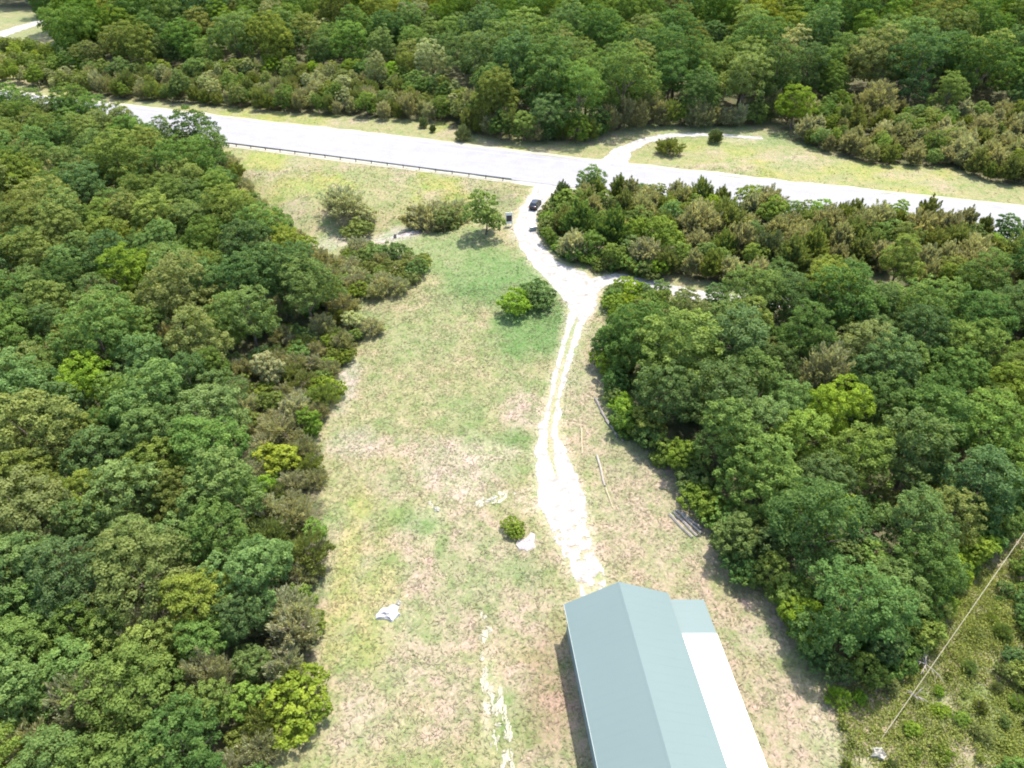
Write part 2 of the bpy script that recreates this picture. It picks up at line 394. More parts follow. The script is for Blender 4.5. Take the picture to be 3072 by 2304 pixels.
car_paint.node_tree.nodes["Principled BSDF"].inputs["Specular IOR Level"].default_value = 0.6
car_glass = speckled("dark_car_glass", [(0.3, (0.02, 0.024, 0.026)), (0.7, (0.03, 0.035, 0.037))], 2, 0.06)
car_glass.node_tree.nodes["Principled BSDF"].inputs["Specular IOR Level"].default_value = 0.9
tyre_rubber = speckled("tyre_rubber", [(0.3, (0.02, 0.02, 0.02)), (0.7, (0.035, 0.035, 0.035))], 5, 0.85)
rim_alloy = speckled("alloy_rim", [(0.3, (0.35, 0.35, 0.36)), (0.7, (0.5, 0.5, 0.5))], 5, 0.35)
red_lens = speckled("red_lens", [(0.3, (0.28, 0.01, 0.01)), (0.7, (0.4, 0.02, 0.02))], 5, 0.2)
clear_lens = speckled("clear_lens", [(0.3, (0.6, 0.6, 0.6)), (0.7, (0.75, 0.75, 0.75))], 5, 0.15)
cable_mat = speckled("pale_cable", [(0.3, (0.24, 0.22, 0.14)), (0.7, (0.32, 0.295, 0.20))], 2, 0.6)

LEAF = dict(
    green=foliage("leaves_mid_green", (0.13, 0.196, 0.052)),
    dark=foliage("leaves_dark_green", (0.092, 0.152, 0.046)),
    blue=foliage("leaves_blue_green", (0.126, 0.198, 0.058)),
    yellow=foliage("leaves_yellow_green", (0.166, 0.216, 0.048)),
    bright=foliage("leaves_bright_green", (0.165, 0.245, 0.04)),
    olive=foliage("leaves_olive", (0.156, 0.188, 0.054)),
    pale=foliage("leaves_pale_green", (0.27, 0.29, 0.13)),
    brown=foliage("leaves_brown_olive", (0.248, 0.25, 0.128), 0.5),
    grey=foliage("leaves_grey_brown", (0.29, 0.298, 0.175), 0.5),
    cedar=foliage("needles_dark_olive", (0.135, 0.158, 0.056), 0.15),
    lemon=foliage("leaves_lemon_green", (0.205, 0.26, 0.042)),
)

# ------------------------------------------------------------------ ground
def spaced(parts):
    a = []
    for lo, hi, st in parts: a += list(np.arange(lo, hi, st))
    return np.array(a + [parts[-1][1]])
xs = spaced([(-3000, -1000, 500), (-1000, -340, 110), (-340, -120, 10), (-120, -52, 2.5), (-52, 56, 0.75), (56, 120, 2.5), (120, 340, 10), (340, 1000, 110), (1000, 3000, 500)])
ys = spaced([(-3000, -400, 400), (-400, -40, 60), (-40, 12, 6), (12, 178, 0.75), (178, 230, 2), (230, 360, 5), (360, 500, 20), (500, 1000, 100), (1000, 3000, 500)])
GX, GY = np.meshgrid(xs, ys)
GZ = height(GX, GY)

G_YEL = np.array((0.188, 0.178, 0.094)); G_TAN = np.array((0.232, 0.192, 0.14)); G_GRN = np.array((0.126, 0.16, 0.066))
G_DEEP = np.array((0.082, 0.138, 0.046)); G_PINK = np.array((0.265, 0.215, 0.178)); G_PALE = np.array((0.31, 0.265, 0.2))
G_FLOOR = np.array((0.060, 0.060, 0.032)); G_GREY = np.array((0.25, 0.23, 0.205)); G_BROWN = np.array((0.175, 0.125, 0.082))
G_LIME = np.array((0.195, 0.198, 0.052)); G_VERGE = np.array((0.18, 0.175, 0.086))

def cover(x, y):
    n1 = fbm(x, y, 14, 21, 4); n2 = fbm(x, y, 5, 33, 4); n3 = fbm(x, y, 2.0, 41, 3)
    def mix(c, d, f): return c * (1 - f[..., None]) + d * f[..., None]
    c = np.broadcast_to(G_YEL, x.shape + (3,)).copy()
    near = sstep(78, 55, y)                                        # drier towards the barn
    c = mix(c, G_GRN, sstep(0.52, 0.68, n1) * 0.75)
    c = mix(c, G_TAN, np.clip(near * 0.75 + 0.18, 0, 1) * sstep(0.34, 0.56, n2))
    c = mix(c, G_GRN, sstep(0.60, 0.74, n2) * 0.45)
    def spot(px, py, rx, ry, colr, s, rot=0.0):
        nonlocal c
        dx, dy = x - px, y - py
        ca, sa = math.cos(rot), math.sin(rot)
        u, v = (dx * ca + dy * sa) / rx, (-dx * sa + dy * ca) / ry
        f = sstep(1.25, 0.45, np.hypot(u, v) + (n2 - 0.5) * 0.9 + (n3 - 0.5) * 0.5) * s
        c = mix(c, colr, f)
    for a in GROUND_SPOTS_RAW(): spot(*a)
    # verges of the highway and the bank above the gully
    dh, _, sd = seg_dist(x, y, HIGHWAY)
    v = sstep(34, 20, dh)
    c = mix(c, G_VERGE, v * 0.8)
    c = mix(c, G_LIME, v * sstep(0.5, 0.66, n1) * 0.7)
    c = mix(c, G_TAN, v * sstep(0.55, 0.7, n2) * 0.6)
    # gravel dust beside the drive
    dd, hw, _ = seg_dist(x, y, DRIVE)
    c = mix(c, G_PALE, sstep(1.1, 0.0, dd - hw + (n3 - 0.5) * 1.4) * 0.55)
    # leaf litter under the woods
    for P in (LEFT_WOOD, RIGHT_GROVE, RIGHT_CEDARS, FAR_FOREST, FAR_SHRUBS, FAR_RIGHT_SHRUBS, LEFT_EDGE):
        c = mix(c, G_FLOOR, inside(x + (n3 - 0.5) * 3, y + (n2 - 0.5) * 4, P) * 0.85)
    far = (y > 480) | (np.abs(x) > 340) | (y < 5)
    c = mix(c, np.array((0.07, 0.09, 0.03)), far * 1.0)
    return c

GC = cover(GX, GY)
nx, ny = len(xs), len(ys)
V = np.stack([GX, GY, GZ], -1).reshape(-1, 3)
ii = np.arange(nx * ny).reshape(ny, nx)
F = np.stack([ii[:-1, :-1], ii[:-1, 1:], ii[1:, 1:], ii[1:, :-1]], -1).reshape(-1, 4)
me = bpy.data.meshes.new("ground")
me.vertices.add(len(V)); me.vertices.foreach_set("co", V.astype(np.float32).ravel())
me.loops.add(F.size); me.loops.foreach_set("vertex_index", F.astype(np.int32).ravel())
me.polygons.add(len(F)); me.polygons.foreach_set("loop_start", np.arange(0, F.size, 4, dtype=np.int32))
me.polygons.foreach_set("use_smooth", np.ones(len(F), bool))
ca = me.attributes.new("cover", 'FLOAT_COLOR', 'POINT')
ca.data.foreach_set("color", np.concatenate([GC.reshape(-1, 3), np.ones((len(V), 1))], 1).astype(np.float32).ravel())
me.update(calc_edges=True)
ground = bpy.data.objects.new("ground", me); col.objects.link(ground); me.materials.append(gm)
tag(ground, "rough clearing of yellow green grass with dry tan and bare patches", "ground", kind="structure")

# ------------------------------------------------------------------ highway and gravel roads
def offset_line(pts, off):
    r = []
    for i, p in enumerate(pts):
        a = Vector(pts[max(i-1, 0)][:2]); b2 = Vector(pts[min(i+1, len(pts)-1)][:2])
        d = (b2 - a).normalized(); n = Vector((-d.y, d.x))
        r.append((p[0] + n.x * off, p[1] + n.y * off))
    return r

def resample(pts, step):
    r = []
    for p, q in zip(pts[:-1], pts[1:]):
        n = max(1, int(math.hypot(q[0]-p[0], q[1]-p[1]) / step))
        r += [tuple(p[k] + (q[k]-p[k]) * i / n for k in range(len(p))) for i in range(n)]
    return r + [pts[-1]]

hw_line = resample(HIGHWAY, 4)
for _ in range(30):
    hw_line = [hw_line[0]] + [((a[0]+2*b2[0]+c2[0])/4, (a[1]+2*b2[1]+c2[1])/4) for a, b2, c2 in zip(hw_line[:-2], hw_line[1:-1], hw_line[2:])] + [hw_line[-1]]

def strip(name, mat, o0, o1, z, line=hw_line, thick=0.0, wob=0.0):
    m = MB(); A = offset_line(line, o0); B = offset_line(line, o1)
    if wob:
        A = [(x, y + wob * (vnoise(np.array([x]), np.array([y]), 3, 5)[0] - .5) * 2) for x, y in A]
        B = [(x, y + wob * (vnoise(np.array([x]), np.array([y]), 3, 9)[0] - .5) * 2) for x, y in B]
    for i in range(len(line) - 1):
        m.face([(*A[i], z), (*A[i+1], z), (*B[i+1], z), (*B[i], z)][::-1] if o0 > o1 else [(*B[i], z), (*A[i], z), (*A[i+1], z), (*B[i+1], z)][::-1])
        if thick:
            m.face([(*A[i], z), (*A[i], z-thick), (*A[i+1], z-thick), (*A[i+1], z)])
            m.face([(*B[i], z), (*B[i+1], z), (*B[i+1], z-thick), (*B[i], z-thick)])
    return m.build(name, mat)

highway = strip("highway", concrete, 7.9, -7.9, 0.10, thick=0.12)
tag(highway, "wide sun-bleached concrete highway crossing behind the clearing", "road", kind="structure")
tag(strip("highway_shoulder", dull_gravel, 9.6, 7.9, 0.03, wob=0.7), "gravel shoulder on the forest side of the highway", "shoulder", kind="structure")
tag(strip("highway_shoulder", dull_gravel, -7.9, -9.7, 0.03, wob=0.5), "gravel shoulder between the highway and the guardrail", "shoulder", kind="structure")
for name, mt, a, c2 in (("edge_line", white_line, 5.75, 5.6), ("edge_line", white_line, -5.6, -5.75), ("centre_line", yellow_line, 0.28, 0.14), ("centre_line", yellow_line, -0.14, -0.28)):
    o = strip(name, mt, a, c2, 0.104); o.parent = highway

def ragged(name, mat, pts, cell, zoff, hole=None, speckle=None, rag=0.5, seed=0, holes=0.0):
    """a gravel sheet whose outline is broken up; optional grassy strip between the wheel tracks"""
    x0 = min(p[0] - p[2] for p in pts) - 2; x1 = max(p[0] + p[2] for p in pts) + 2
    y0 = min(p[1] for p in pts) - 2; y1 = max(p[1] for p in pts) + 2
    gx = np.arange(x0, x1, cell); gy = np.arange(y0, y1, cell)
    X, Y = np.meshgrid(gx, gy); cx, cy = X + cell / 2, Y + cell / 2
    d, w, _ = seg_dist(cx, cy, pts)
    edge = w * .93 + (fbm(cx, cy, 2.2, 50 + seed, 4) - 0.5) * 2.2 * rag
    keep = d < edge
    if hole:
        ya, yb, hw = hole
        on = sstep(ya - 3, ya + 4, cy) * sstep(yb + 3, yb - 4, cy)
        keep &= ~((d < (hw + (fbm(cx, cy, 1.3, 71, 3) - 0.5) * 0.5) * on) & (on > 0.05))
    if speckle:
        ya, amt = speckle
        f = sstep(ya, ya - 14, cy) * amt
        keep &= ~((fbm(cx, cy, .62, 90, 4) < 0.30 + 0.19 * f) & (f > 0.02))
    if holes: keep &= fbm(cx * 2.4, cy * .8, .9, 130 + seed, 4) > holes
    j, i = np.nonzero(keep)
    ex = (vnoise(X, Y, cell * 0.9, 3) - .5) * cell * 0.6; ey = (vnoise(X, Y, cell * 0.9, 8) - .5) * cell * 0.6
    PX, PY = X + ex, Y + ey
    ok = (i < len(gx) - 1) & (j < len(gy) - 1); i, j = i[ok], j[ok]
    q = np.stack([np.stack([PX[j, i], PY[j, i]], -1), np.stack([PX[j, i+1], PY[j, i+1]], -1),
                  np.stack([PX[j+1, i+1], PY[j+1, i+1]], -1), np.stack([PX[j+1, i], PY[j+1, i]], -1)], 1).reshape(-1, 2)
    z = height(q[:, 0], q[:, 1]) + zoff
    o = bpy.data.objects.new(name, mesh_arrays(name, np.concatenate([q, z[:, None]], 1), 4)); col.objects.link(o)
    o.data.materials.append(mat)
    return o

tag(ragged("gravel_drive", gravel, DRIVE, 0.17, 0.035, hole=(66, 101, 0.32), speckle=(60, 1.0), rag=0.55),
    "bright white gravel drive winding from the barn to the highway", "driveway", kind="structure")
tag(ragged("gravel_track", gravel, SIDE_DRIVE, 0.25, 0.05, rag=0.6, seed=3), "white gravel spur forking off the drive into the grove", "track", kind="structure")
tag(ragged("gravel_lane", gravel, FAR_DRIVE, 0.3, 0.045, rag=0.5, seed=6), "gravel lane curving off the highway towards the forest", "lane", kind="structure")
tag(ragged("country_lane", gravel, CORNER_ROAD, 0.6, 0.05, rag=0.5, seed=9), "pale lane crossing the distant grassy clearing beside the forest", "lane", kind="structure")

# ------------------------------------------------------------------ barn
barn = empty("metal_barn", (BARN_AT[0], BARN_AT[1], 0), BARN_ROT)
tag(barn, "long metal barn with pale teal gable roof and a white lean-to", "barn")
HW, BL, EZ, RZ = 5.0, 27.0, 4.35, 7.15            # half width, length, eave and ridge height
m = MB(); m.box(-HW, -HW + 0.14, -BL, -0.3, 0, EZ - 0.05); m.build("side_wall", wall_metal, barn)
m = MB(); m.box(HW - 0.14, HW, -BL, -0.3, 0, EZ - 0.05); m.build("side_wall", wall_metal, barn)
for y0, y1 in ((-0.45, -0.3), (-BL, -BL + 0.15)):
    m = MB()
    P = [(-HW, 0), (HW, 0), (HW, EZ - 0.1), (0, RZ - 0.3), (-HW, EZ - 0.1)]
    a = [(x, y0, z) for x, z in P]; c2 = [(x, y1, z) for x, z in P]
    m.face(a); m.face(c2[::-1])
    for k in range(5): m.face([a[k], c2[k], c2[(k+1) % 5], a[(k+1) % 5]])
    m.build("gable_wall", wall_metal, barn)
m = MB(); m.box(-2.1, 2.1, -0.3, -0.22, 0.02, 3.8); door = m.build("sliding_door", white_paint, barn)
m = MB(); m.box(-0.04, 0.04, -0.22, -0.16, 1.0, 1.5); m.build("door_handle", zinc, door)
OV = 5.38
def slope(s):
    """one roof slope with low standing ribs"""
    m = MB(); dx, dz = OV, RZ - EZ
    L_ = math.hypot(dx, dz); ux, uz = s * dx / L_, -dz / L_; nx_, nz_ = s * dz / L_, dx / L_
    def p(t, y, h): return (ux * t + nx_ * h, y, RZ + uz * t + nz_ * h)
    def slab(t0, t1, y0, y1, h0, h1):
        q = [p(t0, y0, h0), p(t1, y0, h0), p(t1, y1, h0), p(t0, y1, h0), p(t0, y0, h1), p(t1, y0, h1), p(t1, y1, h1), p(t0, y1, h1)]
        if s < 0: q = [q[1], q[0], q[3], q[2], q[5], q[4], q[7], q[6]]
        m.hexa(q)
    slab(0.0, L_, -BL - 0.2, 0.0, -0.06, 0.0)
    y = -0.45
    while y > -BL: slab(0.30, L_ - 0.01, y - 0.012, y + 0.012, 0.0, 0.003); y -= 0.9
    return m
slope(-1).build("roof_slope", teal_roof, barn); slope(1).build("roof_slope", teal_roof, barn)
m = MB(); P = [(-0.20, RZ - 0.088), (0, RZ + 0.018), (0.20, RZ - 0.088), (0, RZ + 0.006)]
for k in range(4):
    a, c2 = P[k], P[(k+1) % 4]; m.face([(a[0], 0.02, a[1]), (c2[0], 0.02, c2[1]), (c2[0], -BL - .22, c2[1]), (a[0], -BL - .22, a[1])][::-1])
m.face([(x, 0.02, z) for x, z in P]); m.face([(x, -BL - .22, z) for x, z in P][::-1]); m.build("ridge_cap", teal_roof, barn)
for s in (-1, 1):
    m = MB(); m.box(min(s*5.38, s*5.44), max(s*5.38, s*5.44), -BL - .2, 0.0, EZ - 0.17, EZ - 0.04); m.build("eave_trim", trim_metal if s < 0 else teal_roof, barn)
LX0, LX1, LZ0, LZ1 = 5.02, 9.15, 4.12, 3.35        # lean-to along the long side
def lean(y0, y1, up):
    m = MB()
    def slab(x0, x1, ya, yb, h0, h1):
        z = lambda x: LZ0 + (LZ1 - LZ0) * (x - LX0) / (LX1 - LX0)
        m.hexa([(x0, ya, z(x0)+h0), (x1, ya, z(x1)+h0), (x1, yb, z(x1)+h0), (x0, yb, z(x0)+h0), (x0, ya, z(x0)+h1), (x1, ya, z(x1)+h1), (x1, yb, z(x1)+h1), (x0, yb, z(x0)+h1)])
    slab(LX0, LX1, y0, y1, -0.05 + up, 0.0 + up)
    y = y1 - 0.45
    while y > y0 + 0.1: slab(LX0, LX1 - 0.01, y - 0.012, y + 0.012, up, 0.003 + up); y -= 0.9
    return m
lean(-4.6, -0.55, -0.02).build("lean_to_roof", teal_roof, barn)["label"] = "pale teal lean-to roof sheet"
lean(-BL, -4.5, 0.035).build("lean_to_roof", white_roof, barn)["label"] = "brilliant white lean-to roof"
for k in range(7):
    y = -0.9 - k * 4.2
    m = MB(); m.box(LX1 - 0.32, LX1 - 0.17, y - 0.075, y + 0.075, 0.0, LZ1 - 0.06); m.build("post", dark_post, barn)
m = MB(); m.box(LX1 - 0.36, LX1 - 0.13, -BL + .1, -0.7, LZ1 - 0.28, LZ1 - 0.075); m.build("header_beam", dark_post, barn)

# ------------------------------------------------------------------ guardrail along the near edge of the highway
gl = [p for p in resample(offset_line(hw_line, -8.75), 1.9) if -88 < p[0] < 1.5]
gr = empty("guardrail", (gl[0][0], gl[0][1], 0)); tag(gr, "long steel guardrail on posts along the highway above the grassy bank", "guardrail")
ox, oy = gl[0][0], gl[0][1]
m = MB()
for p, q in zip(gl[:-1], gl[1:]):
    d = Vector((q[0]-p[0], q[1]-p[1])).normalized(); n = Vector((-d.y, d.x))
    for z0, z1, o0, o1 in ((0.45, 0.53, .02, .08), (0.53, 0.61, .08, .03), (0.61, 0.69, .03, .08), (0.69, 0.77, .08, .02)):
        A = lambda t, o, z: (t[0]-ox+n.x*o, t[1]-oy+n.y*o, z)
        m.hexa([A(p, o0, z0), A(q, o0, z0), A(q, o0-.02, z0), A(p, o0-.02, z0), A(p, o1, z1), A(q, o1, z1), A(q, o1-.02, z1), A(p, o1-.02, z1)])
m.build("rail", zinc, gr)
pm = MB(); pm.box(-0.08, 0.08, -0.10, 0.02, -0.35, 0.80); pmesh = pm.mesh("post"); pmesh.materials.append(dark_post)
for p in gl[::2]:
    o = bpy.data.objects.new("post", pmesh); col.objects.link(o); o.parent = gr; o.location = (p[0]-ox, p[1]-oy, 0); o.rotation_euler.z = R(-17)

# ------------------------------------------------------------------ car
def make_car(loc, rz):
    car = empty("parked_car", loc, rz); tag(car, "small black hatchback car on the white gravel drive", "car")
    # y forward; stations: y, half width at sill, half width at belt, z bottom, z belt
    st = [(-2.12, .70, .72, .42, .86), (-2.05, .82, .82, .30, .93), (-1.4, .88, .87, .22, .97), (0, .90, .88, .20, .95), (0.95, .89, .86, .21, .93), (1.55, .87, .82, .24, .84), (2.02, .80, .74, .28, .70), (2.16, .68, .62, .40, .60)]
    m = MB(); n = len(st); ring = []
    for (y, ws, wb, zb, zt) in st:
        b0 = len(m.v); zm = zb + (zt - zb) * 0.45
        m.v += [(-ws*.86, y, zb), (-ws, y, zm), (-wb*.97, y, zt-.06), (-wb*.86, y, zt), (wb*.86, y, zt), (wb*.97, y, zt-.06), (ws, y, zm), (ws*.86, y, zb)]; ring.append(b0)
    for i in range(n-1):
        for k in range(8):
            m.f.append((ring[i]+k, ring[i]+(k+1) % 8, ring[i+1]+(k+1) % 8, ring[i+1]+k))
    m.f.append(tuple(ring[0]+k for k in reversed(range(8)))); m.f.append(tuple(ring[-1]+k for k in range(8)))
    body = m.build("body", car_paint, car, smooth=True)
    m = MB()   # cabin: belt ring to roof ring
    bb = [(-.74, -1.85, .90), (.74, -1.85, .90), (.78, .95, .90), (-.78, .95, .90)]; rr = [(-.58, -1.45, 1.45), (.58, -1.45, 1.45), (.60, .15, 1.48), (-.60, .15, 1.48)]
    m.hexa(bb + rr); m.build("cabin", car_paint, car, bevel=0.05)
    def pane(name, a, b2, c2, d, out):
        P = [Vector(q) for q in (a, b2, c2, d)]; cen = sum(P, Vector()) / 4; o = Vector(out) * 0.012
        P = [cen + (q - cen) * 0.86 + o for q in P]; mm = MB(); mm.hexa([q - o for q in P] + [q + o for q in P]); mm.build(name, car_glass, car)
    pane("rear_window", bb[0], bb[1], rr[1], rr[0], (0, -.8, .5)); pane("windscreen", bb[2], bb[3], rr[3], rr[2], (0, .6, .8))
    for s, (a, c2) in ((-1, (3, 0)), (1, (1, 2))):
        A, B, C2, D = Vector(bb[a]), Vector(bb[c2]), Vector(rr[c2]), Vector(rr[a])
        h1, h2 = (A + B) / 2, (D + C2) / 2
        pane("side_window", A, h1, h2, D, (s, 0, .3)); pane("side_window", h1, B, C2, h2, (s, 0, .3))
    for sx in (-1, 1):
        for y in (-1.32, 1.38):
            t = MB(); t.tube([(sx*.66, y, .32), (sx*.70, y, .32), (sx*.86, y, .32), (sx*.90, y, .32)], [.27, .32, .32, .28], 16); wh = t.build("tyre", tyre_rubber, car, smooth=False)
            t = MB(); t.tube([(sx*.895, y, .32), (sx*.915, y, .32)], [.20, .17], 12); t.build("rim", rim_alloy, wh)
        t = MB(); t.box(sx*.58-.13, sx*.58+.13, -2.15, -2.08, .70, .84); t.build("tail_light", red_lens, car, bevel=.015)
        t = MB(); t.box(sx*.56-.15, sx*.56+.15, 2.06, 2.15, .52, .64); t.build("headlight", clear_lens, car, bevel=.015)
        t = MB(); t.box(sx*.95-.07, sx*.95+.07, .62, .74, .92, 1.04); t.build("wing_mirror", car_paint, car, bevel=.02)
    return car
make_car((4.9, 143.4, hz(4.9, 143.4) + 0.04), R(-19))

# ------------------------------------------------------------------ board and cabinet by the drive, stump in the gully
nb = empty("notice_board", (-0.6, 134.6, hz(-0.6, 134.6)), R(8)); tag(nb, "white framed board with dark centre standing beside the gravel drive", "sign")
for s in (-1, 1):
    m = MB(); m.box(s*.62-.07, s*.62+.07, -.07, .07, -.4, 3.0); m.build("post", white_paint, nb)
m = MB(); m.box(-.55, .55, -.05, .03, 2.35, 2.95); m.build("top_rail", white_paint, nb)
m = MB(); m.box(-.55, .55, -.05, .03, .55, 1.0); m.build("bottom_rail", white_paint, nb)
m = MB(); m.box(-.55, .55, -.03, .02, 1.0, 2.35); m.build("panel", dark_panel, nb)
ub = empty("utility_box", (4.2, 132.8, hz(4.2, 132.8) + .03), R(20)); tag(ub, "low grey metal box at the inner bend of the drive", "box")
m = MB(); m.box(-.62, .62, -.4, .4, .08, .85); m.build("cabinet", grey_paint, ub, bevel=.03)
m = MB(); m.box(-.67, .67, -.45, .45, .85, .93); m.build("lid", white_paint, ub, bevel=.02)
m = MB(); m.box(-.72, .72, -.5, .5, -.2, .08); m.build("plinth", limestone, ub)
stump_z = hz(-23.4, 132.2)
m = MB(); m.tube([(0, 0, -.3), (0, 0, .1), (.03, .02, .6), (.06, .03, .95)], [.42, .34, .27, .24], 9)
o = m.build("tree_stump", darkwood); o.location = (-23.4, 132.2, stump_z); tag(o, "dark broken stump on the bare grey patch in the gully", "stump")

# ------------------------------------------------------------------ rocks and slabs in the clearing
def rock_mesh(seed, rx, ry, h):
    r = random.Random(seed); m = MB(); n = 13; rings = []
    out = [1 + r.uniform(-.38, .30) for _ in range(n)]
    for sc, z in ((1.08, -.12), (1.0, h*.25), (.88, h*.62), (.62, h*.88), (.28, h)):
        b0 = len(m.v); rings.append(b0)
        for k in range(n):
            t = 2*math.pi*(k + r.uniform(-.3, .3))/n; q = sc*out[k]*(1+r.uniform(-.12, .12))
            m.v.append((rx*q*math.cos(t), ry*q*math.sin(t), z*(1+r.uniform(-.45, .45)) if z > 0 else z))
    for i in range(4):
        for k in range(n): m.f.append((rings[i]+k, rings[i]+(k+1) % n, rings[i+1]+(k+1) % n, rings[i+1]+k))
    m.f.append(tuple(rings[4]+k for k in range(n)))
    return m
def rock(name, x, y, rx, ry, h, rz, mat, label, cat, seed, group=None):
    o = rock_mesh(seed, rx, ry, h).build(name, mat); o.location = (x, y, hz(x, y)); o.rotation_euler.z = rz
    return tag(o, label, cat, group)
rock("boulder", -13.2, 45.2, 1.2, .95, .38, .35, whitestone, "flat white boulder alone in the grass between the barn and the large wood", "rock", 1)
rock("boulder", -12.3, 46.6, .38, .3, .25, 1.2, limestone, "small white stone next to the flat white boulder", "rock", 12)
rock("boulder", 1.8, 54.6, 1.2, 1.0, .2, .9, pink_stone, "pinkish boulder near the little yellow-green bush by the drive", "rock", 2)
rock("boulder", 33.1, 30.4, .75, .6, .55, .2, limestone, "white boulder at the foot of the cable in the brush", "rock", 3)
rock("boulder", -2.4, 61.6, .9, .4, .18, .55, limestone, "long low pale stone beside the drive's widest part", "rock", 4)
rock("boulder", -9.2, 59.9, .45, .3, .2, -1.0, limestone, "low pale stone in the middle of the clearing", "rock", 5)
rock("boulder", -21.8, 133.4, 3.2, 1.1, .25, .55, pink_stone, "flat grey-pink ledge of stone by the dark stump", "rock", 6)
for k, (x, y, rx, ry, rz) in enumerate([(-2.9, 44.8, .55, .3, 1.3), (-2.3, 43.2, .8, .38, 1.5), (-3.3, 42.5, .7, .2, 1.35), (-3.1, 40.4, .75, .18, 1.3), (-2.7, 38.7, .8, .25, 1.2), (-2.1, 36.6, .75, .42, 1.2), (-1.2, 35.9, 1.1, .16, 1.0), (-1.6, 34.7, .85, .5, 1.25), (-1.3, 33.2, .55, .42, .4), (-1.3, 31.9, .7, .28, 1.4), (-.5, 32.1, .6, .38, 1.3), (-1.9, 31.4, .45, .15, 1.3)]):
    rock("stone_slab", x, y, rx*.62, ry*.62, .10, rz, cream_rock, "cream stone slab in the broken line exposed beside the barn", "rock", 30 + k, "stone slabs in a line beside the barn")

STRIP = [(-3.0, 45.2, .35), (-2.4, 43.4, .7), (-3.1, 41.2, .35), (-2.7, 38.8, .45), (-1.9, 36.2, .85), (-1.5, 34.4, .85), (-1.2, 32.2, .9), (-.6, 30.2, .4), (.1, 27.5, .5)]
tag(ragged("bare_rock", cream_rock, STRIP, 0.11, 0.03, rag=.85, seed=12, holes=.50), "streak of broken cream rock showing through the grass beside the barn", "bare rock", kind="structure")
tag(ragged("bare_rock", cream_rock, [(-10.1, 61.0, .3), (-9.2, 59.4, .55), (-8.6, 58.4, .3)], 0.16, 0.035, rag=.8, seed=14, holes=.47), "scatter of cream rock in the middle of the clearing", "bare rock", kind="structure")
tag(ragged("bare_rock", cream_rock, [(-4.0, 60.6, .5), (-2.2, 61.6, .7), (.2, 62.6, .4)], 0.16, 0.035, rag=.8, seed=15, holes=.48), "patch of spilled white gravel beside the drive", "bare rock", kind="structure")

def log(name, a, b2, r0, r1, mat, label, cat, group=None, n=7):
    A = Vector((a[0], a[1], hz(*a) + r0*.8)); B = Vector((b2[0], b2[1], hz(*b2) + r1*.8)); m = MB(); k = 5
    pts = [Vector((0, 0, 0)).lerp(B - A, i/k) + Vector((rnd.uniform(-.05, .05), rnd.uniform(-.05, .05), 0)) for i in range(k+1)]
    m.tube(pts, [r0 + (r1-r0)*i/k for i in range(k+1)], n); o = m.build(name, mat, smooth=False); o.location = A
    return tag(o, label, cat, group)
log("log", (9.5, 74.2), (9.3, 69.3), .14, .09, strawwood, "straight straw-coloured pole lying beside the drive", "log")
log("log", (11.2, 69.0), (11.7, 63.6), .18, .13, deadwood, "grey bleached log lying on dry grass near the grove", "log")
log("log", (11.8, 63.2), (12.3, 60.0), .13, .07, strawwood, "thin pale pole lying end to end with the bleached log", "log")
for k, (a, b2) in enumerate((((19.0, 58.9), (21.1, 55.3)), ((19.6, 59.3), (21.7, 55.5)), ((20.1, 59.5), (22.3, 55.9)), ((20.6, 59.2), (22.5, 56.5)))):
    log("board", a, b2, .17, .15, deadwood, "bleached timber in the small stack at the edge of the grove", "timber", "bleached timbers stacked by the grove", 4)
for k, (a, b2) in enumerate((((12.0, 80.5), (13.2, 75.5)), ((12.6, 77.6), (14.3, 72.4)), ((13.0, 75.8), (15.0, 71.6)))):
    log("log", a, b2, .2, .12, darkwood, "dark rotting trunk lying against the grove beside the drive", "log", "dark trunks along the grove")

# dead branches and the cable in the brush
def dead_branches(loc, seed, size, label, tall=False):
    r = random.Random(seed); root = empty("dead_branch", loc); tag(root, label, "branch")
    for k in range(6):
        a = r.uniform(0, 6.28); l = size * r.uniform(.5, 1)
        m = MB(); e = (math.cos(a)*l, math.sin(a)*l, .25 + r.uniform(.1, .7)); mid = (e[0]*.5, e[1]*.5, e[2]*.6 + .2)
        m.tube([(0, 0, .05), mid, e], [.06, .04, .015], 5); br = m.build("limb", deadwood, root)
        for q in range(2):
            b0 = a + r.uniform(-.9, .9); f = r.uniform(.4, .9); s0 = (mid[0]*f*1.4, mid[1]*f*1.4, mid[2]*f + .1)
            mm = MB(); mm.tube([s0, (s0[0]+math.cos(b0)*l*.4, s0[1]+math.sin(b0)*l*.4, s0[2]+.25)], [.035, .012], 4); mm.build("twig", deadwood, br)
dead_branches((41.0, 38.8, hz(41, 38.8) + .5), 4, 2.4, "bleached dead branches sprawled under the cable in the brush")
dead_branches((38.5, 35.6, hz(38.5, 35.6) + .4), 9, 1.3, "smaller heap of dead twigs close to the white boulder")
pole = empty("utility_pole", (66.5, 61.5, hz(66.5, 61.5)), R(30)); tag(pole, "wooden utility pole carrying the pale cable past the grove", "pole")
m = MB(); m.tube([(0, 0, -.8), (0, 0, 4), (0, 0, 9.2)], [.17, .15, .11], 10); m.build("shaft", bark, pole)
m = MB(); m.box(-.9, .9, -.06, .06, 8.6, 8.75); m.build("crossarm", bark, pole)
for x in (-.75, .75):
    m = MB(); m.tube([(x, 0, 8.75), (x, 0, 8.85), (x, 0, 8.95)], [.05, .07, .03], 8); m.build("insulator", white_paint, pole)
A, B = Vector((33.4, 31.2, hz(33.4, 31.2) + .1)), Vector((66.5, 61.5, hz(66.5, 61.5) + 8.7)); m = MB()
m.tube([(B - A) * (i/24) for i in range(25)], [.036]*25, 6)
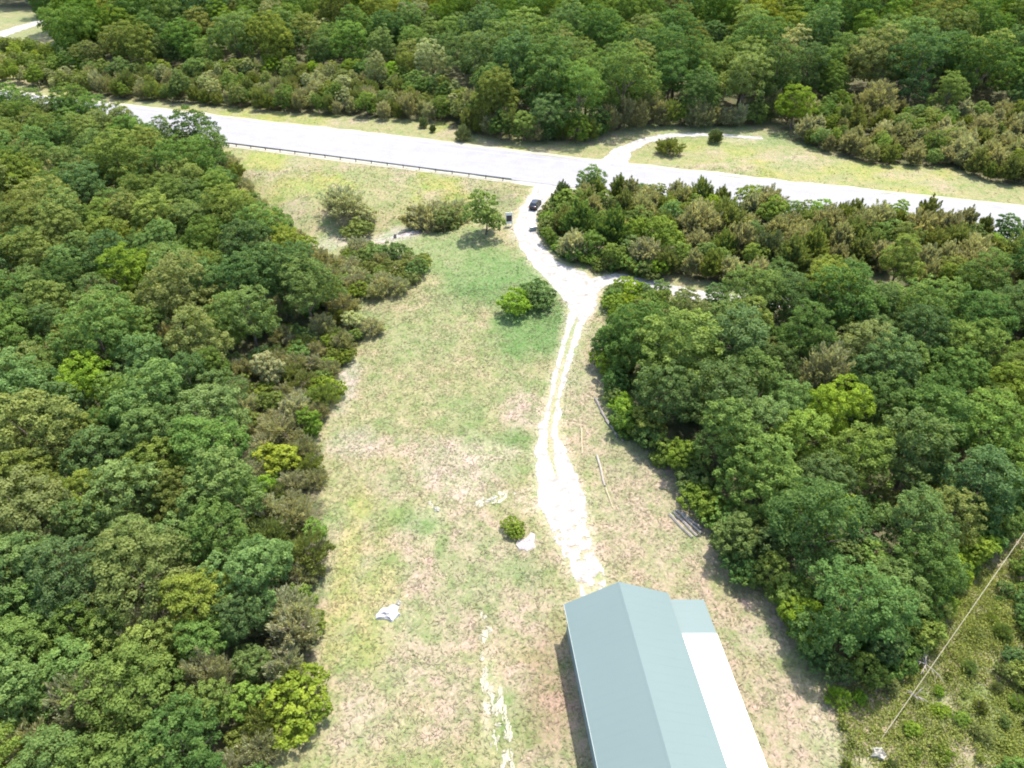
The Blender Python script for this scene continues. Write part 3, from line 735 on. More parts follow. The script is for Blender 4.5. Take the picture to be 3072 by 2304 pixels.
o = m.build("overhead_cable", cable_mat); o.location = A; tag(o, "straight pale cable slanting over the brush beside the grove", "cable")

# ------------------------------------------------------------------ plants: prototype meshes
def leaf_quads(P, Nrm, size, aspect, r, jitter=0.6):
    """quads at P facing about Nrm"""
    n = len(P)
    Nn = Nrm + r.normal(0, jitter, (n, 3)); Nn /= np.linalg.norm(Nn, axis=1, keepdims=True) + 1e-9
    T = np.cross(Nn, r.normal(0, 1, (n, 3))); T /= np.linalg.norm(T, axis=1, keepdims=True) + 1e-9
    B2 = np.cross(Nn, T)
    s = (size * r.uniform(0.65, 1.35, n))[:, None]
    a = T * s * 0.5; b2 = B2 * s * 0.5 * aspect
    sk = r.uniform(-.25, .25, (n, 1))
    q = np.stack([P - a - b2 * .4, P + b2 - a * sk, P + a + b2 * .3, P - b2 + a * sk], 1)
    return q.reshape(-1, 3)

def sphere_dirs(n, r, zmin=-1.0):
    z = r.uniform(zmin, 1, n); t = r.uniform(0, 2*math.pi, n); k = np.sqrt(np.clip(1 - z*z, 0, 1))
    return np.stack([k*np.cos(t), k*np.sin(t), z], 1)

def broad_crown(name, seed, Rr, zc, Rz, nl, rc, leaf, per, gap=1.46):
    """big lobes -> separate leaf clumps over the lobes -> leaves domed over each clump"""
    r = np.random.default_rng(seed); k = np.array([1, 1, Rz/Rr])
    d = sphere_dirs(nl, r, -0.8)
    lob = d * np.array([Rr, Rr, Rz]) * r.uniform(.40, .66, (nl, 1)); lr = r.uniform(.30, .50, nl) * Rr
    lob = np.concatenate([lob, [[r.normal(0, .3), r.normal(0, .3), Rz*.42]]]); lr = np.append(lr, Rr*.46)
    n = 2600; li = r.integers(0, len(lob), n); cd = sphere_dirs(n, r, -.7)
    cand = lob[li] + cd * (lr[li] * r.uniform(.72, 1.10, n))[:, None] * k
    dl = np.linalg.norm((cand[:, None, :] - lob[None]) / k, axis=2) / lr[None]
    dl[np.arange(n), li] = 9
    cand = cand[dl.min(1) > .72]; acc = np.zeros((0, 3)); crs = []
    for c0 in cand:
        cr = rc * r.uniform(.62, 1.25)
        if len(acc) and (np.linalg.norm(acc - c0, axis=1) < gap * (cr + np.array(crs)) * .5).any(): continue
        acc = np.concatenate([acc, c0[None]]); crs.append(cr)
    PTS, NRM, TNT = [], [], []
    for c0, cr in zip(acc, crs):
        n = int(per * (cr/rc)**2) + 8
        o = c0 / (np.linalg.norm(c0) + 1e-6)
        ld = sphere_dirs(n, r) + o * .55 + np.array([0, 0, .6]); ld /= np.linalg.norm(ld, axis=1, keepdims=True)
        p = c0 + ld * (cr * r.uniform(.25, 1.0, n)**.5 * (1 + .16*np.sin(3*np.arctan2(ld[:, 1], ld[:, 0]) + r.uniform(0, 6))))[:, None] * np.array([1, 1, .8])
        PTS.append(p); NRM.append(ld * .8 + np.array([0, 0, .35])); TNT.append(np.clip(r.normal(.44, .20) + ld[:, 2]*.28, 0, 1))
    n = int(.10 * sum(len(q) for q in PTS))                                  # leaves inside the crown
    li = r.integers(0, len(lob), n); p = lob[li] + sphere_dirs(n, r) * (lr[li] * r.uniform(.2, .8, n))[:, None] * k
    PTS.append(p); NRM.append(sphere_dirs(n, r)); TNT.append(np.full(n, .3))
    P = np.concatenate(PTS) + np.array([0, 0, zc]); Nn = np.concatenate(NRM); T = np.concatenate(TNT)
    ok = P[:, 2] > 0.12
    P, Nn, T = P[ok], Nn[ok], T[ok]
    return mesh_arrays(name, leaf_quads(P, Nn, leaf, .8, r), 4, {"tint": ('FLOAT', np.repeat(T, 4))})

def fuzzy_crown(name, seed, Rr, H, n, leaf, thin=.3, cone=0.0, z0=.1, lumps=7):
    """feathery upright plumes of fine sprays: cedars, twiggy shrubs"""
    r = np.random.default_rng(seed); m = lumps * 5
    d = sphere_dirs(m, r, -.55)
    tip = d * np.array([Rr, Rr, H*.5]) * r.uniform(.62, 1.12, (m, 1)); tip[:, 2] += H*.5
    if cone:
        f = np.clip(1 - cone*np.clip(tip[:, 2]/H, 0, 1), .05, 1); tip[:, :2] *= f[:, None]*(1 + .45*cone)
    base = tip * np.array([.25, .25, .55]); w = r.normal(.5, .16, m)
    k = r.integers(0, m, n); t = r.uniform(.12, 1.0, n)**.65
    ax = tip - base; L_ = np.linalg.norm(ax, axis=1, keepdims=True); ax = ax / L_
    p = base[k] + (tip - base)[k]*t[:, None] + r.normal(0, 1, (n, 3))*(.20*Rr*(1.12 - t))[:, None]
    up = ax[k] + np.array([0, 0, .45]) + r.normal(0, .38, (n, 3)); up /= np.linalg.norm(up, axis=1, keepdims=True)
    side = np.cross(up, r.normal(0, 1, (n, 3))); side /= np.linalg.norm(side, axis=1, keepdims=True) + 1e-9
    s = (leaf*r.uniform(.6, 1.4, n))[:, None]
    a = up*s*.5; b2 = side*s*.5*thin
    q = np.stack([p-a-b2*.5, p+b2, p+a, p-b2], 1)
    ok = p[:, 2] > z0
    tt = np.clip(w[k] + (t - .6)*.5 + r.normal(0, .12, n), 0, 1)
    return mesh_arrays(name, q[ok].reshape(-1, 3), 4, {"tint": ('FLOAT', np.repeat(tt[ok], 4))})

def trunk_mesh(name, seed, h, r0, spread, zsplit, nb=5):
    r = random.Random(seed); m = MB(); bx, by = r.uniform(-.3, .3), r.uniform(-.3, .3)
    m.tube([(0, 0, -.5), (0, 0, .3), (bx*.5, by*.5, zsplit), (bx, by, h)], [r0*1.35, r0, r0*.72, r0*.2], 8)
    for k in range(nb):
        a = 2*math.pi*k/nb + r.uniform(-.4, .4); z = zsplit + (h-zsplit)*r.uniform(0, .45)
        e = (math.cos(a)*spread, math.sin(a)*spread, z + (h-z)*r.uniform(.45, .8))
        m.tube([(bx*.6, by*.6, z), (e[0]*.5, e[1]*.5, z+(e[2]-z)*.6), e], [r0*.42, r0*.28, r0*.1], 5)
    return m.mesh(name)

def bare_mesh(name, seed, h, spread, n=26):
    r = random.Random(seed); m = MB()
    m.tube([(0, 0, -.4), (0, 0, h*.35), (.15, .1, h*.7), (.2, .15, h)], [.13, .1, .06, .02], 6)
    for k in range(n):
        a = r.uniform(0, 6.28); z = h*r.uniform(.15, .8); l = spread*r.uniform(.5, 1.0)
        e = Vector((math.cos(a)*l, math.sin(a)*l, z + h*r.uniform(.1, .35))); s0 = Vector((.05, .05, z))
        mid = s0.lerp(e, .5) + Vector((0, 0, -.15)); m.tube([s0, mid, e], [.045, .032, .012], 4, False)
        for q in range(5):
            f = r.uniform(.3, 1); p = s0.lerp(e, f); d = Vector((r.uniform(-1, 1), r.uniform(-1, 1), r.uniform(.1, 1)))*l*.3
            m.tube([p, p + d], [.022, .008], 3, False)
    return m.mesh(name)

PROTO = {}
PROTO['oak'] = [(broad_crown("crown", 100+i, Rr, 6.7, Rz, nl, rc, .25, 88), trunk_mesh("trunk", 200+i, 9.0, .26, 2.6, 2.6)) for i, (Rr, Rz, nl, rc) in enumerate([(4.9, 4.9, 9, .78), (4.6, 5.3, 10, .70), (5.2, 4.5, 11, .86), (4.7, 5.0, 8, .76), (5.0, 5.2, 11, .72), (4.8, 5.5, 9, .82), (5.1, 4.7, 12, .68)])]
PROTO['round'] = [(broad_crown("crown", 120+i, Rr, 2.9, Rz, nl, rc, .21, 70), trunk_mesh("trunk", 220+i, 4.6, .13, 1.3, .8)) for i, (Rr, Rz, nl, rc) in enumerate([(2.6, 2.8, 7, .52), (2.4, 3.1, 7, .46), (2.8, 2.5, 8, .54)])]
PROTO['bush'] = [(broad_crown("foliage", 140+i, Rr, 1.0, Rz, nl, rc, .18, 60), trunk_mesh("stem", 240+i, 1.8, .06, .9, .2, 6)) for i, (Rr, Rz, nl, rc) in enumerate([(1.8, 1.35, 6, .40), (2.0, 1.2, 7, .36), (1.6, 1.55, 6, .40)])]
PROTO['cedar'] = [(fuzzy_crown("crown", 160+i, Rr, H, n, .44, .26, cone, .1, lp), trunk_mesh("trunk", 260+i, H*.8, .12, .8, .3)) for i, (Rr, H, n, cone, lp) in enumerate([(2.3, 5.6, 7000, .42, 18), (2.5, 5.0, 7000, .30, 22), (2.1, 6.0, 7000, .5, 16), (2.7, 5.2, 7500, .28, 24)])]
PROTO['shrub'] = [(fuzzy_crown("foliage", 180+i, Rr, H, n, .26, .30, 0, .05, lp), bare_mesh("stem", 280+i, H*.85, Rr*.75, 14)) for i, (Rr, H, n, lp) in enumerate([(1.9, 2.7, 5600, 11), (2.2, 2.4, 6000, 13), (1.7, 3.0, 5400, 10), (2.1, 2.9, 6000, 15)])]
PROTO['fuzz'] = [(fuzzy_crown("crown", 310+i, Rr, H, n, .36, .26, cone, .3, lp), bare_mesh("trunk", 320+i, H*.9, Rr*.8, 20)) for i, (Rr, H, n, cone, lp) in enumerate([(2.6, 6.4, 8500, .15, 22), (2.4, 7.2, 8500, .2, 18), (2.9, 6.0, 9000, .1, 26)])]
PROTO['bare'] = [(bare_mesh("crown", 300+i, 6.2, 2.3, 44), None) for i in range(2)]
PROTO['clip'] = [(fuzzy_crown("foliage", 330, 1.75, 3.0, 6500, .28, .4, .25, .02, 10), trunk_mesh("stem", 331, 2.0, .09, .5, .2))]
for lst in PROTO.values():
    for c2, t in lst:
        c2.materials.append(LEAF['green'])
        if t and not t.materials: t.materials.append(bark)
#TUFT = fuzzy_crown("foliage", 350, 1.5, 1.3, 2600, .45, .2, 0, 0, 10); TUFT.materials.append(LEAF['lemon'])

ZED = {}
used = []          # (x, y, r) of everything planted, so nothing grows through a neighbour
def plant(kind, x, y, scale, leaf, name, label, cat, group=None, var=None, sx=1.0, mat=None):
    v = PROTO[kind][rnd.randrange(len(PROTO[kind])) if var is None else var]
    root = empty(name, (x, y, (ZED[(x, y)] if (x, y) in ZED else hz(x, y)) - .03), rnd.uniform(0, 6.28)); root.scale = (scale*sx, scale*sx, scale)
    tag(root, label, cat, group)
    for me_, mt in ((v[0], mat or LEAF[leaf]), (v[1], None)):
        if me_ is None: continue
        o = bpy.data.objects.new(me_.name.split('.')[0], me_); col.objects.link(o); o.parent = root
        if mt:
            o.material_slots[0].link = 'OBJECT'; o.material_slots[0].material = mt
    return root

# ---- plants that stand out
def P1(kind, x, y, s, leaf, name, label, cat, var=None, sx=1.0, r=2.0, mat=None):
    used.append((x, y, r)); plant(kind, x, y, s, leaf, name, label, cat, None, var, sx, mat)
P1('bush', .2, 102.4, 1.75, 'bright', 'bush', 'open yellow-green bush alone in the deep green grass by the drive', 'bush', 0, 1.1, 3)
P1('bush', 4.6, 105.4, 1.6, 'green', 'bush', 'darker leafy bush touching the open yellow-green bush by the drive', 'bush', 1, 1.1, 3)
P1('round', -5.1, 131.2, 1.6, 'green', 'tree', 'round green tree beside the white framed board', 'tree', 0, 1.1, 4)
P1('shrub', -16.5, 137.0, 2.2, 'grey', 'shrub', 'large grey-green shrub between the stump and the round green tree', 'shrub', 0, 1.15, 3.5)
P1('shrub', -12.6, 141.5, 1.9, 'grey', 'shrub', 'grey shrub on the bank behind the large grey-green shrub', 'shrub', 1, 1.1, 3)
P1('bush', -13.2, 135.0, 1.8, 'olive', 'bush', 'olive leafy bush under the large grey-green shrub', 'bush', 2, 1.1, 2.5)
P1('shrub', -19.8, 138.2, 1.7, 'brown', 'shrub', 'brown twiggy shrub at the uphill end of the stone ledge', 'shrub', 2, 1.1, 3)
P1('shrub', -35.2, 141.4, 2.0, 'grey', 'shrub', 'grey-green shrub at the foot of the highway bank', 'shrub', 3, 1.2, 3)
P1('bush', -30.5, 139.6, 1.6, 'pale', 'bush', 'pale cream-green bush at the foot of the highway bank', 'bush', 0, 1.1, 2.5)
P1('bush', -31.5, 135.0, 1.5, 'yellow', 'bush', 'yellow-green bush below the pale cream-green bush', 'bush', 1, 1.1, 2.5)
P1('bush', -25.6, 98.6, 1.25, 'pale', 'bush', 'pale silvery bush on the edge of the clearing', 'bush', 2, 1.1, 2.5, LEAF['pale'])
P1('shrub', -22.6, 97.3, 1.05, 'grey', 'shrub', 'small grey shrub touching the pale silvery bush', 'shrub', 0, 1.1, 2)
P1('bush', -27.6, 73.8, 1.35, 'bright', 'bush', 'vivid bright green bush at the clearing edge', 'bush', 2, .95, 2.2)
P1('shrub', -31.0, 72.4, 1.5, 'brown', 'shrub', 'brown twiggy shrub just behind the vivid green bush', 'shrub', 1, 1.1, 2.6)
P1('round', -35.7, 84.0, 1.0, 'pale', 'tree', 'small pale cream-green tree at the edge of the large wood', 'tree', 1, 1.0, 3)
P1('bush', -29.9, 66.7, 1.5, 'lemon', 'bush', 'lemon-green bush below the vivid green bush', 'bush', 0, 1.2, 2.6)
P1('bush', -20.0, 34.1, 1.55, 'lemon', 'bush', 'broad lemon-green bush spilling into the grass near the wood corner', 'bush', 1, 1.2, 3)
P1('round', -25.6, 38.1, .75, 'green', 'tree', 'little dark-topped green tree at the wood corner by the lemon-green bush', 'tree', 2, 1.0, 2.5)
P1('oak', 42.3, 71.0, .92, 'lemon', 'tree', 'golden-green tree standing out in the middle of the grove', 'tree', 0, .95, 4)
P1('fuzz', 43.8, 80.4, 1.55, 'grey', 'tree', 'grey-brown fuzzy crown behind the golden-green tree', 'tree', 0, .9, 4)
P1('oak', 66.0, 110.0, .95, 'lemon', 'tree', 'tall lemon-green tree rising above the cedars along the highway', 'tree', 3, .95, 4.5)
P1('cedar', 13.2, 127.6, 1.6, 'blue', 'conifer', 'blue-grey conifer at the bend of the drive', 'conifer', 0, 1.1, 3, LEAF['blue'])
P1('cedar', 19.0, 124.0, 1.6, 'blue', 'conifer', 'blue-grey conifer next to the bright round tree in the cedar row', 'conifer', 2, 1.05, 3, LEAF['blue'])
P1('round', 28.1, 122.5, 1.45, 'bright', 'tree', 'bright green round tree among the olive cedars', 'tree', 0, 1.15, 4)
P1('clip', -23.0, 190.5, .95, 'cedar', 'cedar', 'dark little cedar touching the young trees on the far verge', 'cedar', 0, .85, 2)
P1('clip', -20.4, 186.9, .7, 'cedar', 'cedar', 'smallest dark cedar alone on the far verge', 'cedar', 0, .8, 2)
P1('clip', -12.2, 181.2, 1.25, 'cedar', 'cedar', 'plump dark cedar alone beside the highway', 'cedar', 0, 1.0, 3)
P1('shrub', 38.2, 172.8, 1.55, 'olive', 'shrub', 'olive shrub on the grass inside the far lane bend', 'shrub', 1, 1.05, 3)
P1('clip', 50.6, 180.2, 1.1, 'cedar', 'cedar', 'round dark cedar beside the far gravel lane', 'cedar', 0, 1.1, 3)
P1('oak', 72.5, 190.0, 1.0, 'bright', 'tree', 'bright green domed tree behind the grassy far verge', 'tree', 2, 1.15, 6)
P1('fuzz', 97.0, 198.0, 1.6, 'brown', 'tree', 'tall brownish feathery tree among the green ones across the highway', 'tree', 0, 1.25, 5)
P1('oak', -38.8, 218.5, .95, 'pale', 'tree', 'narrow pale tree in front of the dark forest across the highway', 'tree', 1, .75, 4)
P1('oak', -23.3, 224.0, 1.2, 'pale', 'tree', 'tall pale-topped tree in front of the dark forest across the highway', 'tree', 4, .95, 5)
P1('oak', -31.0, 223.0, 1.0, 'olive', 'tree', 'olive tree between the two pale trees across the highway', 'tree', 3, .9, 4)
P1('bush', .3, 56.4, .62, 'lemon', 'bush', 'little yellow-green bush beside the pinkish boulder and the drive', 'bush', 1, 1.25, 1)
for k, (x, y, s) in enumerate([(-78.4, 227.0, 1.35), (-86.0, 225.5, 1.2), (-102.0, 222.0, 1.25), (-53.5, 223.0, 1.3), (-66.0, 226.5, 1.1)]):
    P1('round', x, y, s, 'pale', 'tree', 'pale silvery pointed tree at the foot of the dark forest across the highway', 'tree', 1, .75, 2)
    list(col.objects)[-3]["group"] = "pale pointed trees at the foot of the forest"

# ---- woods filled in, tree by tree
def scatter(poly, rmin, n_try, keep=None, tight=1.0, seed=1):
    r = np.random.default_rng(seed); P = np.array(poly); lo, hi = P.min(0), P.max(0)
    X = r.uniform(lo[0], hi[0], n_try); Y = r.uniform(lo[1], hi[1], n_try)
    ok = inside(X, Y, poly)
    ok &= np.abs(X) < 0.74 * np.hypot(Y, 60) * 0.98 + 14             # only what the valley side can show
    if keep: ok[ok] = keep(X[ok], Y[ok])
    X, Y = X[ok], Y[ok]; RR = r.uniform(rmin[0], rmin[1], len(X)); res = []
    ux = np.array([u[0] for u in used] or [0.]); uy = np.array([u[1] for u in used] or [0.]); ur = np.array([u[2] for u in used] or [0.])
    cap = len(ux); ux = np.concatenate([ux, np.zeros(len(X))]); uy = np.concatenate([uy, np.zeros(len(X))]); ur = np.concatenate([ur, np.zeros(len(X))])
    for x, y, q in zip(X, Y, RR):
        if cap and (np.hypot(ux[:cap]-x, uy[:cap]-y) < (ur[:cap]+q)*tight).any(): continue
        ux[cap], uy[cap], ur[cap] = x, y, q; cap += 1
        res.append((x, y, q)); used.append((x, y, q))
    if res:
        A_ = np.array(res); Z_ = height(A_[:, 0], A_[:, 1])
        for (x, y, q), z in zip(res, Z_): ZED[(x, y)] = float(z)
    return res
def off_road(x, y, gap):
    ok = np.ones(np.shape(x), bool)
    for pts in (DRIVE, SIDE_DRIVE, FAR_DRIVE, CORNER_ROAD):
        d, w, _ = seg_dist(x, y, pts); ok &= d > w + gap
    d, _, _ = seg_dist(x, y, HIGHWAY)
    return ok & (d > 9 + gap)

WORD = dict(green='mid-green', dark='dark green', blue='blue-green', yellow='yellow-green', bright='bright green', olive='olive', pale='pale green', brown='brown twiggy', grey='grey-brown', cedar='dark olive', lemon='lemon-green')
def pick(w): return rnd.choices(list(w), list(w.values()))[0]
def noise_pick(x, y, a, b2): return vnoise(np.array([x]), np.array([y]), 16, 77)[0] * (b2-a) + a

def size_word(s, a, c2): return 'small ' if s < a else ('big ' if s > c2 else '')
def wood_zone(x, y):
    d, _, _ = seg_dist(np.array([x]), np.array([y]), [p for p in LEFT_WOOD[1:17]])
    if y > 150: return 'at the highway end of the large wood'
    if d[0] < 6: return 'on the large wood\'s edge facing the clearing' if y < 95 else 'on the large wood\'s edge facing the gully'
    return 'deep inside the large wood across the clearing' if y < 95 else 'inside the large wood level with the gully'
def grove_zone(x, y):
    if y > 96: return 'at the grove\'s end towards the cedars'
    if x < 27 + .25 * (75 - y): return 'on the grove side facing the drive and barn'
    return 'inside the dense grove beside the barn' if x < 55 else 'at the grove side away from the drive'
n_tree = 0
for x, y, q in scatter(LEFT_WOOD, (2.55, 3.9), 9000, lambda x, y: off_road(x, y, 4), 1.0, 2):
    lf = pick(dict(green=7, dark=2.0, blue=2.0, yellow=1.4, olive=2.4, bright=.4)); s = q/3.45*rnd.uniform(.92, 1.12)
    t = f'{size_word(s, .84, 1.1)}{WORD[lf]} broadleaf tree {wood_zone(x, y)}'; plant('oak', x, y, s, lf, 'wood_tree', t, 'tree', t.replace(' tree ', ' trees '), None, rnd.uniform(1.0, 1.2)); n_tree += 1
for x, y, q in scatter(LEFT_WOOD, (1.5, 2.3), 5000, lambda x, y: off_road(x, y, 4), .86, 17):
    lf = pick(dict(green=6, dark=1.6, blue=2.2, yellow=1.5, olive=2.6)); s = q/2.6*rnd.uniform(.92, 1.12)
    t = f'slender {WORD[lf]} broadleaf tree {wood_zone(x, y)}'; plant('oak', x, y, s, lf, 'slender_tree', t, 'tree', t.replace(' tree ', ' trees '), None, 1.0); n_tree += 1
for x, y, q in scatter(LEFT_WOOD, (1.0, 1.5), 2500, lambda x, y: off_road(x, y, 4), .86, 3)[:45]:
    lf = pick(dict(brown=4, grey=3, olive=2))
    plant('fuzz', x, y, rnd.uniform(.95, 1.35), lf, 'understory_tree', f'{WORD[lf]} slender tree showing between crowns of the large wood', 'shrub', f'{WORD[lf]} trees between crowns of the large wood')
for x, y, q in scatter(RIGHT_GROVE, (2.2, 3.6), 6000, lambda x, y: off_road(x, y, 2.2) & (np.hypot(x-72, y-100) > 7) & (np.hypot(x-29.5, y-101.5) > 6), 1.0, 4):
    lf = pick(dict(green=4, dark=4.0, blue=1.6, yellow=.8, olive=1.2, bright=1.2)); s = q/3.0*rnd.uniform(.86, 1.12)
    t = f'{size_word(s, .80, 1.02)}{WORD[lf]} broadleaf tree {grove_zone(x, y)}'; plant('oak', x, y, s, lf, 'grove_tree', t, 'tree', t.replace(' tree ', ' trees '), None, rnd.uniform(1.0, 1.15)); n_tree += 1
for x, y, q in scatter(RIGHT_GROVE, (1.0, 1.5), 2500, lambda x, y: off_road(x, y, 1.2), .80, 5)[:120]:
    lf = pick(dict(green=4, bright=2, olive=2, dark=3))
    plant('bush', x, y, rnd.uniform(1.1, 1.7), lf, 'undergrowth_bush', f'{WORD[lf]} bush in the undergrowth of the grove beside the barn', 'bush', f'{WORD[lf]} undergrowth bushes of the grove')
for x, y, q in scatter(RIGHT_CEDARS, (1.35, 2.1), 6000, lambda x, y: off_road(x, y, .9) & (np.hypot(x-72, y-100) > 7), 1.0, 6):
    t = rnd.random()
    if t < .66:
        lf = pick(dict(brown=3.5, olive=4, cedar=1.2, grey=1.6))
        plant('cedar', x, y, q/1.75*rnd.uniform(1.1, 1.4), lf, 'cedar', f'{WORD[lf]} cedar in the row between the grove and the highway', 'cedar', f'{WORD[lf]} cedars along the highway')
    else:
        lf = pick(dict(green=3, yellow=1.5, bright=2, blue=1.5))
        plant('round', x, y, q/1.6, lf, 'young_tree', f'{WORD[lf]} young tree among the cedars between the grove and the highway', 'young tree', f'{WORD[lf]} young trees among the cedars')
for k, (x, y) in enumerate(resample(GROVE_EDGE, 1.7)):
    x += rnd.uniform(-.5, .8); y += rnd.uniform(-.4, .9)
    lf = pick(dict(green=4, bright=2.5, dark=2, yellow=1))
    if rnd.random() < .45: plant('round', x + .6, y + .6, rnd.uniform(.7, 1.1), lf, 'edge_tree', f'{WORD[lf]} small tree with foliage to the ground along the grove edge', 'edge tree', f'{WORD[lf]} small trees along the grove edge')
    else: plant('bush', x, y, rnd.uniform(1.0, 1.6), lf, 'edge_bush', f'{WORD[lf]} bush along the sunny edge of the grove by the barn', 'bush', f'{WORD[lf]} bushes along the grove edge')
for k, (x, y) in enumerate(resample(FOREST_EDGE, 3.0)):
    x += rnd.uniform(-1, 1); y += rnd.uniform(-1, 2)
    lf = pick(dict(green=4, olive=2.5, dark=2, yellow=1.4, bright=1))
    if x > -12 and rnd.random() < .5:
        lf = pick(dict(brown=3, olive=2, grey=1.5))
        plant('fuzz', x, y, rnd.uniform(.85, 1.3), lf, 'edge_tree', f'{WORD[lf]} feathery tree along the forest front near the far gravel lane', 'edge tree', f'{WORD[lf]} feathery trees along the forest front')
        continue
    plant('round', x, y, rnd.uniform(.9, 1.5), lf, 'edge_tree', f'{WORD[lf]} small tree with foliage to the ground along the forest across the highway', 'edge tree', f'{WORD[lf]} small trees along the forest across the highway')
for k, (x, y) in enumerate(resample(BEND_EDGE, 1.5)):
    x += rnd.uniform(-.2, .6); y += rnd.uniform(-.2, .6); lf = pick(dict(green=4, bright=2, olive=2, blue=1))
    plant('bush', x, y, rnd.uniform(.75, 1.35), lf, 'edge_bush', f'{WORD[lf]} bush at the foot of the cedars along the drive bend', 'bush', f'{WORD[lf]} bushes along the drive bend')
for x, y, q in scatter(FORK_BUSHES, (.9, 1.4), 900, lambda x, y: off_road(x, y, .9), .9, 7):
    lf = pick(dict(green=3, yellow=2, bright=3))
    plant('bush', x, y, q/1.1*rnd.uniform(.95, 1.2), lf, 'bush', f'{WORD[lf]} bush crowding the fork of the gravel drive', 'bush', f'{WORD[lf]} bushes at the fork of the drive')
for x, y, q in scatter(LEFT_EDGE, (.9, 1.5), 6000, lambda x, y: off_road(x, y, 2), .80, 8):
    t = rnd.random()
    if t < .55:
        lf = pick(dict(brown=3, grey=3, olive=2.5))
        plant('shrub', x, y, q/1.15*rnd.uniform(.9, 1.3), lf, 'shrub', f'{WORD[lf]} shrub in the scrub belt between the large wood and the grass', 'shrub', f'{WORD[lf]} shrubs of the scrub belt')
    else:
        lf = pick(dict(green=3, yellow=2.5, bright=1.6, lemon=.7, blue=.6))
        plant('bush', x, y, q/1.2*rnd.uniform(.85, 1.2), lf, 'bush', f'{WORD[lf]} bush in the scrub belt between the large wood and the grass', 'bush', f'{WORD[lf]} bushes of the scrub belt')
GULLY_SCRUB = [(-33, 119), (-29, 123), (-22, 122), (-15.5, 119.5), (-15.5, 114), (-20, 108.5), (-27, 107), (-31, 109)]
for x, y, q in scatter(GULLY_SCRUB, (1.0, 1.6), 1500, None, .85, 9):
    lf = pick(dict(brown=2, grey=2.4, olive=3, green=2, yellow=1.6)); k = 'shrub' if lf in ('brown', 'grey') else 'bush'
    plant(k, x, y, q/1.2*rnd.uniform(.95, 1.25), lf, k, f'{WORD[lf]} {k} in the thicket where the gully meets the clearing', k, f'{WORD[lf]} plants of the gully thicket')
for x, y, q in scatter(FAR_SHRUBS, (1.15, 1.8), 6000, lambda x, y: off_road(x, y, 3), .95, 10):
    t = rnd.random()
    if t < .62:
        lf = pick(dict(brown=3, olive=4, grey=2))
        plant('fuzz', x, y, q/1.9*rnd.uniform(.85, 1.2), lf, 'sapling', f'{WORD[lf]} sapling in the belt of young trees across the highway', 'sapling', f'{WORD[lf]} saplings across the highway')
    else:
        lf = pick(dict(green=2, olive=2, pale=2.2, yellow=1))
        plant('round', x, y, q/1.6*rnd.uniform(.9, 1.35), lf, 'sapling', f'{WORD[lf]} leafy sapling in the belt of young trees across the highway', 'sapling', f'{WORD[lf]} leafy saplings across the highway', None, .85)
for x, y, q in scatter(FAR_RIGHT_SHRUBS, (1.3, 2.0), 5000, lambda x, y: off_road(x, y, 4), .95, 11):
    t = rnd.random()
    if t < .7:
        lf = pick(dict(brown=4, olive=2.5, grey=2.5))
        plant('cedar', x, y, q/1.75*rnd.uniform(.9, 1.15), lf, 'cedar', f'{WORD[lf]} cedar in the thicket beyond the grassy far verge', 'cedar', f'{WORD[lf]} cedars beyond the far verge')
    else:
        lf = pick(dict(green=3, yellow=1.5, bright=1.5))
        plant('round', x, y, q/1.8*rnd.uniform(.9, 1.2), lf, 'young_tree', f'{WORD[lf]} young tree in the thicket beyond the grassy far verge', 'young tree', f'{WORD[lf]} young trees beyond the far verge')
for x, y, q in scatter(FAR_LEFT_SCRUB, (1.2, 2.0), 5000, lambda x, y: off_road(x, y, 5), .9, 12):
    lf = pick(dict(yellow=4, pale=3, olive=2, lemon=1))
    plant('round', x, y, q/1.6*rnd.uniform(.7, 1.0), lf, 'scrub_tree', f'{WORD[lf]} low scrub tree beside the distant grassy clearing', 'scrub tree', f'{WORD[lf]} scrub trees by the distant clearing')

FF = [(max(-265, min(265, x)), min(y, 352)) for x, y in FAR_FOREST]
BEND = [(-240, 229), (-128, 193.5), (-117, 189), (-122, 176), (-240, 208)]
for x, y, q in scatter(BEND, (1.5, 2.4), 2500, lambda x, y: off_road(x, y, .6), .95, 15):
    lf = pick(dict(yellow=3, pale=1.5, olive=3, green=2))
    plant('round', x, y, q/1.12*rnd.uniform(1.0, 1.2), lf, 'roadside_tree', f'{WORD[lf]} roadside tree hiding the far end of the highway', 'roadside tree', f'{WORD[lf]} roadside trees hiding the highway')
for x, y, q in scatter(BRUSH, (.65, 1.35), 3500, lambda x, y: seg_dist(x, y, [(33, 31), (58, 54)])[0] > 1.6, .9, 16):
    dk = x > 47 + .3*(y-30)
    lf = pick(dict(dark=3, green=3, bright=1) if dk else dict(bright=3, green=2, yellow=2.5, olive=2, lemon=.6))
    plant('bush' if dk or rnd.random() < .4 else 'shrub', x, y, q/1.35*rnd.uniform(.4, .95)*(1.35 if dk else .85), lf, 'brush_bush', f'{WORD[lf]} low bush in the brush around the cable', 'low bush', f'{WORD[lf]} low bushes around the cable')
far = scatter(FF, (2.9, 5.4), 26000, lambda x, y: off_road(x, y, 5), 1.0, 13)
far.sort(key=lambda t: t[1] + .22 * abs(t[0]))
N_IND = 150
for x, y, q in far[:N_IND]:
    lf = pick(dict(green=4, dark=4, blue=2.4, olive=1.6, yellow=1.2, pale=.3)); s = q/3.3*rnd.uniform(.95, 1.15)
    zone = 'behind the belt of young trees across the highway' if x < -45 else 'close to the highway across from the drive' if x < 20 else 'behind the far gravel lane' if x < 75 else 'behind the cedar thicket across the highway'
    t = f'{size_word(s, 1.0, 1.4)}{WORD[lf]} forest tree {zone}'; plant('oak', x, y, s, lf, 'forest_tree', t, 'tree', t.replace(' tree ', ' trees ', 1), None, rnd.uniform(1.0, 1.15))
